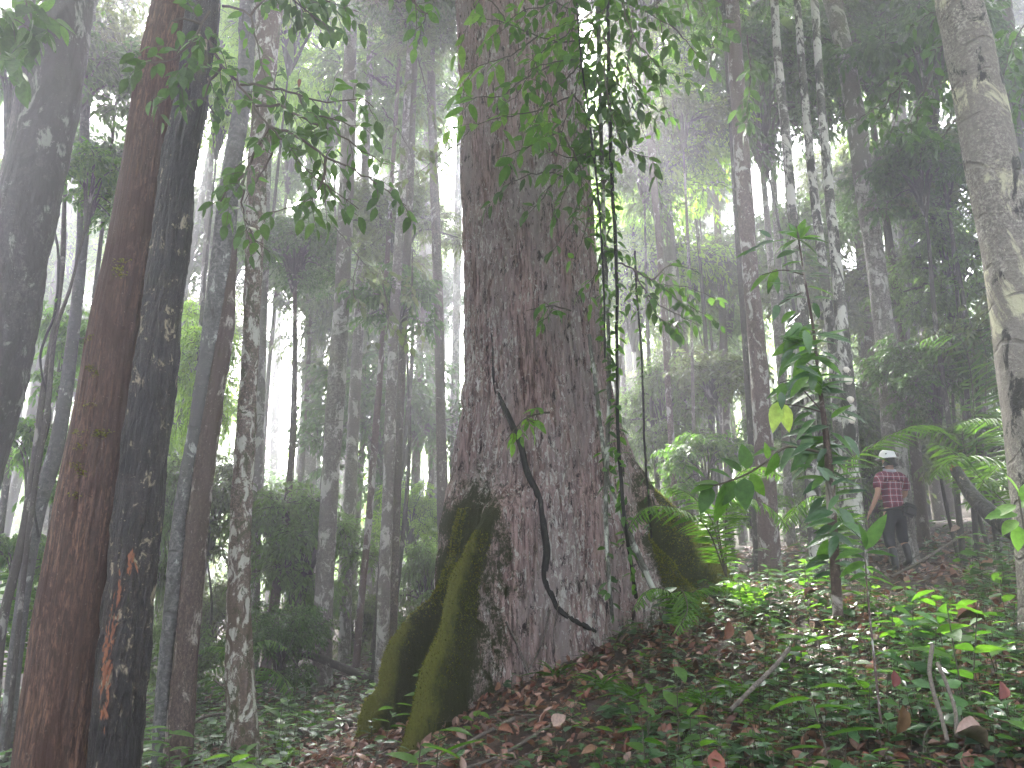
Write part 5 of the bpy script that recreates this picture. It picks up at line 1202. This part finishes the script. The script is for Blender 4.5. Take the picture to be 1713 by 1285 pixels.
o = mb.build('ground_cover', [M['leaf_herb'], M['twig'], M['leaf_near']]); tag(o, kind='stuff')

# seedlings one can count: six kinds, copied
protos = []
SL = [('low seedling with broad glossy dark green leaves', 8, .17, .52, .22, 'leaf_herb', 70), ('slender seedling with narrow pointed leaves', 9, .17, .28, .34, 'leaf_near', 71),
      ('bright green seedling with a few upturned leaves', 5, .13, .45, .20, 'leaf_bright', 72), ('bushy seedling with many bluish-green leaves', 13, .14, .44, .28, 'leaf_herb', 73),
      ('leggy seedling with a leaf whorl at its top', 7, .15, .36, .42, 'leaf_near', 74), ('tiny seedling with round leaves', 5, .09, .62, .12, 'leaf_herb', 75)]
for lb_, nl, L, rt_, h, mt, sd in SL:
    rg = np.random.default_rng(sd); ms, ml = MB(), MB(); herb(ms, ml, np.zeros(3), h, nl, L, rg, rt_, LEAF_NEAR)
    protos.append((lb_, ms.mesh('stem', [M['twig']]), ml.mesh('leaves', [M[mt]])))
rg = np.random.default_rng(63); cnt = 0
ZONES = [('on the lower right slope', lambda x, y: x > 1.2 and y < 6), ('on the slope right of the giant', lambda x, y: x > 1.2 and y >= 6),
         ('on the open leaf litter', lambda x, y: -1.3 < x <= 1.2), ('on the low ground at the left', lambda x, y: x <= -1.3)]
while cnt < 270:
    x, y = scatter(1, rg, 2.9, 12.5, 1.35); p_ = .3 + .7 * hdens(x, y)[0]
    if not outside_giant(x, y, .12)[0] or rg.random() > p_: continue
    if y[0] > 8 and abs(x[0] / y[0] - .47) < .07: continue
    if -1.3 < x[0] < .4 and y[0] < 6.6 and rg.random() < .7: continue
    i_ = rg.integers(0, 6); x, y = float(x[0]), float(y[0]); zn = next(z for z, f in ZONES if f(x, y))
    b_ = (x, y, gz(x, y)); root = empty('seedling', b_, protos[i_][0] + ' ' + zn, 'seedling', protos[i_][0] + ' ' + zn)
    sc_ = rg.uniform(.8, 1.45) * (1.25 if b_[1] < 5.5 else 1.1); root.scale = (sc_,) * 3; root.rotation_euler = (rg.normal(0, .12), rg.normal(0, .12), rg.uniform(0, 6.28))
    link('stem', protos[i_][1], root); link('leaves', protos[i_][2], root); cnt += 1
# grass-like tufts
for k, (u, v, D, lb_) in enumerate([(1062, 1130, 6.9, 'grassy tuft beside the low fern-like palm'), (930, 1075, 7.9, 'grassy tuft where the giant meets the slope'), (1010, 1120, 7.2, 'yellowish grassy tuft below the dark vine end'),
                                    (1240, 1060, 6.2, 'grassy tuft in the middle of the right slope'), (1650, 1240, 3.6, 'grassy tuft in the bottom right corner'), (1180, 1100, 6.3, 'drooping grassy tuft under the right buttress')]):
    p, _ = px(u, v, D); b_ = (p[0], D, gz(p[0], D)); root = empty('grass_tuft', b_, lb_, 'grass tuft'); mb = MB(); rg = np.random.default_rng(80 + k); n = 34
    a = rg.uniform(0, 6.28, n); d = np.stack([np.cos(a), np.sin(a), rg.uniform(.4, 1.6, n)], -1); L = rg.uniform(.15, .34, n)
    add_leaves(mb, np.array(b_) + rg.normal(0, .02, (n, 3)) * [1, 1, 0], d, np.stack([-np.cos(a), -np.sin(a), np.ones(n)], -1), L, .011, leaf_template(7, droop=.55)); mb.build('blades', M['leaf_near'], root, b_)
# ferns
for k, (u, v, D, lb_) in enumerate([(1385, 1262, 3.7, 'small bright green fern at the bottom right of centre'), (470, 1262, 7.8, 'small bright fern by the mottled trunk foot'), (1250, 925, 8.2, 'fern clump at the foot of the pinkish-brown trunk')]):
    p, _ = px(u, v, D); b_ = (p[0], D, gz(p[0], D)); root = empty('fern', b_, lb_, 'fern'); rg = np.random.default_rng(90 + k); ms, ml = MB(), MB()
    for f in range([5, 5, 8][k]):
        a = rg.uniform(0, 6.28); l_ = [.20, .32, .45][k] * rg.uniform(.7, 1.1); d = np.array([math.cos(a), math.sin(a), 0])
        frond(ms, ml, np.array([b_, np.array(b_) + d * l_ * .5 + [0, 0, l_ * .6], np.array(b_) + d * l_ + [0, 0, l_ * .5]]), l_ * .22, 16, rg, l_ * .07, .15, .003)
    ms.build('stem', M['twig'], root, b_); ml.build('leaves', M['leaf_bright'], root, b_)
# large single dead leaves
def big_leaf(label, u, v, D, ang, L, W, col, tilt=(0, -.5, .9), mi=None):
    p, t_ = px(u, v, D); p[2] = max(p[2], gz(p[0], p[1]) + .02); mb = MB(); a = R(ang); n_ = np.array(tilt)
    r9 = np.random.default_rng(int(u * 3 + v)); tv, tf = leaf_template(12, droop=r9.uniform(-.35, .4), fold=r9.uniform(.5, .9)); tv = tv.copy(); tv[:, 1] *= 1 + r9.normal(0, .05, len(tv)); tv[:, 2] += r9.normal(0, .014, len(tv)); tv[:, 0] += r9.normal(0, .012, len(tv))
    add_leaves(mb, [p], [np.array([math.cos(a), .25, math.sin(a) + .05])], [n_], L * .85, W * .8, (tv, tf)); mt = bpy.data.materials.get(col[0]) or plain(col[0], col[1], .6, .35, .7, 45)
    o = mb.build('fallen_leaf', mt, None, tuple(p)); tag(o, label, 'dead leaf', 'large fallen leaves')
big_leaf('large pale pinkish dead leaf lying at the bottom right corner', 1598, 1228, 3.5, -12, .21, .075, ('pale pink dead leaf', (.27, .19, .155)))
big_leaf('round red-brown dead leaf at the bottom edge right of centre', 1195, 1292, 4.4, 75, .13, .11, ('red brown dead leaf', (.15, .045, .03)), (0, -.9, .5))
big_leaf('long orange-brown curled dead leaf on the right slope', 1600, 1035, 5.0, 6, .27, .07, ('orange brown dead leaf', (.16, .07, .04)))
big_leaf('curled orange dead leaf caught on herbs below the leafy sapling', 1346, 998, 5.4, 25, .12, .04, ('orange brown dead leaf', (.16, .07, .04)))
big_leaf('brown mottled dead leaf hanging on its tip over the dark hollow', 1510, 1180, 3.8, -98, .16, .075, ('mottled brown dead leaf', (.12, .07, .03)), (0, -1, .2))
big_leaf('dark red crumpled dead leaf above the mottled brown one', 1495, 1150, 3.9, 80, .09, .06, ('dark red dead leaf', (.12, .03, .025)), (.2, -1, .3))
big_leaf('pale round dead leaf in the middle of the open leaf litter', 925, 1215, 6.2, 40, .15, .12, ('pale pink dead leaf', (.27, .19, .155)), (0, -.8, .6))
big_leaf('orange dead leaf left of the pale round one on the open litter', 832, 1222, 6.3, -8, .16, .08, ('orange brown dead leaf', (.16, .07, .04)), (0, -.8, .7))
big_leaf('tan folded dead leaf near the bottom edge on the open litter', 972, 1262, 5.6, 0, .18, .07, ('tan dead leaf', (.21, .12, .07)), (0, -.8, .7))
big_leaf('upright reddish dead leaf on the slope right of the giant foot', 1215, 1070, 6.0, 80, .15, .09, ('orange brown dead leaf', (.16, .07, .04)), (.1, -1, .2))
big_leaf('tan dead leaf beside the upright reddish one', 1250, 1078, 6.0, 70, .13, .08, ('tan dead leaf', (.21, .12, .07)), (-.1, -1, .3))
big_leaf('dark red-brown dead leaf standing at the right edge among herbs', 1672, 1170, 4.2, 60, .12, .07, ('dark red dead leaf', (.12, .03, .025)), (.1, -1, .3))
big_leaf('pale dead leaf on the slope right of the person', 1590, 890, 10.5, 15, .18, .10, ('pale pink dead leaf', (.27, .19, .155)), (0, -.8, .6))
big_leaf('broad pale brown dead leaf on the slope below the person at right', 1640, 950, 8.2, 20, .20, .10, ('tan dead leaf', (.21, .12, .07)), (0, -.8, .6))
big_leaf('dry brown dead leaf caught on a thin twig near the mottled trunk top', 502, 132, 4.6, -100, .07, .03, ('tan dead leaf', (.21, .12, .07)), (.3, -1, .1))
# ---------------------------------------------------------------- the person walking up the slope, seen from behind
PD = 12.0; pp, _ = px(1490, 950, PD); pb = np.array([pp[0] + .16, PD, gz(pp[0], PD)])
person = empty('person', tuple(pb), 'person in white hard hat, red plaid shirt and dark trousers walking away up the slope', 'person')
person.rotation_euler = (0, 0, R(8)); person.scale = (1.04, 1.04, 1.04)
SKIN = plain('skin', (.42, .24, .16), .5, .4, .08); HAIR = plain('black hair', (.012, .011, .01), .6); TR = plain('dark trousers', (.022, .024, .03), .85, .2, .3, 30)
RUB = plain('black rubber boots', (.012, .012, .012), .35); WHT = plain('white hard hat', (.78, .78, .80), .3, .5, .03); BAG = plain('black nylon pouch', (.015, .015, .016), .6); COL = plain('pale collar cloth', (.42, .42, .46), .8)
def plaid():
    m, t, b = newmat('red plaid cotton'); tc = t.nodes.new('ShaderNodeTexCoord'); v = tc.outputs['Object']; col = None; s = t.nodes.new('ShaderNodeSeparateXYZ'); t.links.new(v, s.inputs[0])
    def stripe(ax, freq, lo, ph=0.0):
        mu = N(t, 'ShaderNodeMath', operation='MULTIPLY_ADD'); mu.inputs[1].default_value = freq; mu.inputs[2].default_value = ph + 50; t.links.new(s.outputs[ax], mu.inputs[0])
        fr = N(t, 'ShaderNodeMath', operation='FRACT'); t.links.new(mu.outputs[0], fr.inputs[0]); pg = N(t, 'ShaderNodeMath', operation='PINGPONG'); pg.inputs[1].default_value = .5
        t.links.new(fr.outputs[0], pg.inputs[0]); return ramp_fac(t, pg.outputs[0], lo, lo + .06)
    c = mixc(t, stripe(0, 12, .28), (.23, .028, .05), (.12, .02, .05)); c = mixc(t, stripe(2, 11, .28), c, (.13, .018, .045))
    f1 = N(t, 'ShaderNodeMath', operation='MULTIPLY'); f1.inputs[1].default_value = .6; t.links.new(stripe(0, 12, .41, .5), f1.inputs[0]); c = mixc(t, f1.outputs[0], c, (.55, .50, .56))
    f2 = N(t, 'ShaderNodeMath', operation='MULTIPLY'); f2.inputs[1].default_value = .6; t.links.new(stripe(2, 11, .41, .5), f2.inputs[0]); c = mixc(t, f2.outputs[0], c, (.55, .50, .56))
    t.links.new(c, b.inputs['Base Color']); b.inputs['Roughness'].default_value = .85; bp = N(t, 'ShaderNodeBump', Strength=.6, Distance=.02); t.links.new(noise(t, v, 9, 3), bp.inputs['Height']); t.links.new(bp.outputs[0], b.inputs['Normal']); return m
PL = plaid()
J = [(0, 0, .93, .11, .085), (0, .03, 1.12, .10, .06), (0, .03, 1.30, .115, .06), (0, .01, 1.40, .06, .05), (0, .0, 1.48, .052), (0, .01, 1.545, .07, .078), (0, .02, 1.62, .078, .09), (0, .02, 1.69, .055, .065),
     (-.17, -.01, 1.385, .055), (-.245, -.06, 1.25, .047), (-.285, -.09, 1.11, .040), (-.33, -.05, .99, .034), (-.365, -.01, .89, .025), (-.385, .015, .84, .03, .022),
     (.17, 0, 1.385, .055), (.225, .02, 1.24, .047), (.235, .06, 1.11, .040), (.19, .20, 1.08, .033), (.13, .31, 1.10, .025), (.105, .35, 1.115, .03, .022),
     (0, .125, 1.60, .015), (-.085, .01, 1.60, .016), (.085, .01, 1.60, .016),
     (-.10, 0, .86, .095), (-.11, .05, .50, .062), (-.10, -.02, .16, .042), (.10, .02, .86, .095), (.17, .16, .55, .062), (.19, .10, .27, .042)]
E = [(0, 1), (1, 2), (2, 3), (3, 4), (4, 5), (5, 6), (6, 7), (3, 8), (8, 9), (9, 10), (10, 11), (11, 12), (12, 13), (3, 14), (14, 15), (15, 16), (16, 17), (17, 18), (18, 19), (6, 20), (6, 21), (6, 22),
     (0, 23), (23, 24), (24, 25), (0, 26), (26, 27), (27, 28)]
for (pi, hx, hy) in ((13, -1, 1), (19, -1, 1)):
    P0 = np.array(J[pi][:3])
    if pi == 13: d = norm(np.array([-.25, .25, -.75])); s1 = np.array([.5, .75, 0]); cu = np.array([.45, .35, -.4])
    else: d = norm(np.array([-.5, .8, .1])); s1 = np.array([0, 0, 1.0]); cu = np.array([-.5, -.1, -.3])
    for f, (off, ln) in enumerate([(-.026, .055), (-.009, .066), (.009, .062), (.026, .050)]):
        a = P0 + d * .035 + norm(s1) * off; b = a + d * ln * .55; c_ = b + norm(d + cu) * ln * .5; n0 = len(J)
        J += [(*a, .010), (*b, .0088), (*c_, .0075)]; E += [(pi, n0), (n0, n0 + 1), (n0 + 1, n0 + 2)]
    a = P0 - norm(s1) * .026 - d * .01; b = a - norm(s1) * .018 + d * .03; n0 = len(J); J += [(*a, .012), (*b, .009), (*(b + d * .02 + norm(s1) * .01), .008)]; E += [(pi, n0), (n0, n0 + 1), (n0 + 1, n0 + 2)]
def try_skin():
    # a skin layer needs the modifier operator-free route: bmesh custom layer
    import bmesh
    def mk(name, J, E, mat, parent, root=0, sub=2):
        bm = bmesh.new(); lay = bm.verts.layers.skin.new(); vs = []
        for i_, j in enumerate(J):
            v = bm.verts.new(j[:3]); sv = v[lay]; sv.radius = (j[3], j[4] if len(j) > 4 else j[3]); sv.use_root = (i_ == root); vs.append(v)
        for a, b in E: bm.edges.new((vs[a], vs[b]))
        me = bpy.data.meshes.new(name); bm.to_mesh(me); bm.free(); me.materials.append(mat); o = link(name, me, parent)
        m = o.modifiers.new('skin', 'SKIN'); m.use_smooth_shade = True; m.branch_smoothing = .4
        s = o.modifiers.new('sub', 'SUBSURF'); s.levels = sub; s.render_levels = sub; return o
    return mk
mk = try_skin()
mk('body', J, E, SKIN, person)
mk('shirt', [(0, .0, .86, .165, .135), (0, .01, 1.00, .155, .125), (0, .02, 1.16, .158, .12), (0, .01, 1.30, .18, .125), (0, 0, 1.40, .11, .095), (0, .0, 1.455, .068, .062),
             (-.18, -.01, 1.375, .078), (-.235, -.05, 1.27, .076), (-.272, -.08, 1.165, .076), (.18, 0, 1.375, .078), (.225, .02, 1.26, .074), (.24, .045, 1.16, .074)],
   [(0, 1), (1, 2), (2, 3), (3, 4), (4, 5), (4, 6), (6, 7), (7, 8), (4, 9), (9, 10), (10, 11)], PL, person, 2)
mk('trousers', [(0, 0, 1.0, .135, .105), (0, 0, .84, .145, .115), (-.105, .01, .76, .10), (-.11, .05, .50, .082), (-.105, .02, .34, .074), (.105, .04, .76, .10), (.17, .16, .55, .084), (.185, .13, .40, .076)],
   [(0, 1), (1, 2), (2, 3), (3, 4), (1, 5), (5, 6), (6, 7)], TR, person)
mk('boot', [(-.105, .02, .38, .066), (-.10, -.01, .20, .055), (-.10, -.03, .06, .052), (-.11, .05, .035, .042), (-.12, .13, .03, .035)], [(0, 1), (1, 2), (2, 3), (3, 4)], RUB, person)
mk('boot', [(.185, .13, .44, .066), (.19, .10, .30, .055), (.19, .08, .17, .052), (.195, .16, .145, .042), (.20, .24, .14, .035)], [(0, 1), (1, 2), (2, 3), (3, 4)], RUB, person)
mk('hair', [(0, -.015, 1.60, .082, .088), (0, -.02, 1.55, .074, .07), (0, .0, 1.67, .06, .07)], [(1, 0), (0, 2)], HAIR, person, 0)
mb = MB(); a = np.linspace(0, 2 * np.pi, 40, endpoint=False); prof = [(.150, -.004), (.152, .004), (.122, .022), (.118, .05), (.108, .085), (.085, .115), (.05, .132), (.0, .138)]
V = []
for q, h in prof:
    rr = q * (1 + (.22 * np.clip(np.sin(a), 0, 1) if q > .13 else 0)); top = h + (.012 if h > .05 else 0) * np.exp(-(np.cos(a) * q / .018) ** 2) + (.007 if h > .05 else 0) * np.exp(-((np.abs(np.cos(a) * q) - .05) / .012) ** 2)
    V.append(np.stack([rr * np.cos(a) * .92, rr * np.sin(a) * 1.08 + .015, top], -1))
V = np.concatenate(V) + [0, 0, 1.635]; F = [(k * 40 + i_, k * 40 + (i_ + 1) % 40, (k + 1) * 40 + (i_ + 1) % 40, (k + 1) * 40 + i_) for k in range(7) for i_ in range(40)]; mb.add(V, F); mb.build('hard_hat', WHT, person)
mb = MB(); a = np.linspace(0, 2 * np.pi, 24)
tube(mb, np.stack([.072 * np.cos(a), .066 * np.sin(a), 1.465 + .02 * np.sin(a)], -1), .022, 8, cap=False); mb.build('collar', COL, person)
mb = MB(); tube(mb, np.stack([.162 * np.cos(a), .128 * np.sin(a), .915 + .03 * np.cos(a)], -1), .018, 8, cap=False); mb.build('belt', BAG, person)
import bmesh
bm = bmesh.new(); bmesh.ops.create_cube(bm, size=1); bmesh.ops.scale(bm, vec=(.20, .12, .19), verts=bm.verts); bmesh.ops.bevel(bm, geom=bm.edges[:], offset=.035, segments=3, affect='EDGES')
bmesh.ops.rotate(bm, cent=(0, 0, 0), matrix=Matrix.Rotation(R(18), 3, 'Y'), verts=bm.verts); bmesh.ops.translate(bm, vec=(.16, -.10, .88), verts=bm.verts)
me = bpy.data.meshes.new('pouch'); bm.to_mesh(me); bm.free(); me.materials.append(BAG); bagp = link('pouch', me, person)
mb = MB(); tube(mb, resample([(.08, -.165, .93), (.16, -.172, .92), (.25, -.14, .89)], 8), .012, 6); mb.build('flap', BAG, bagp)
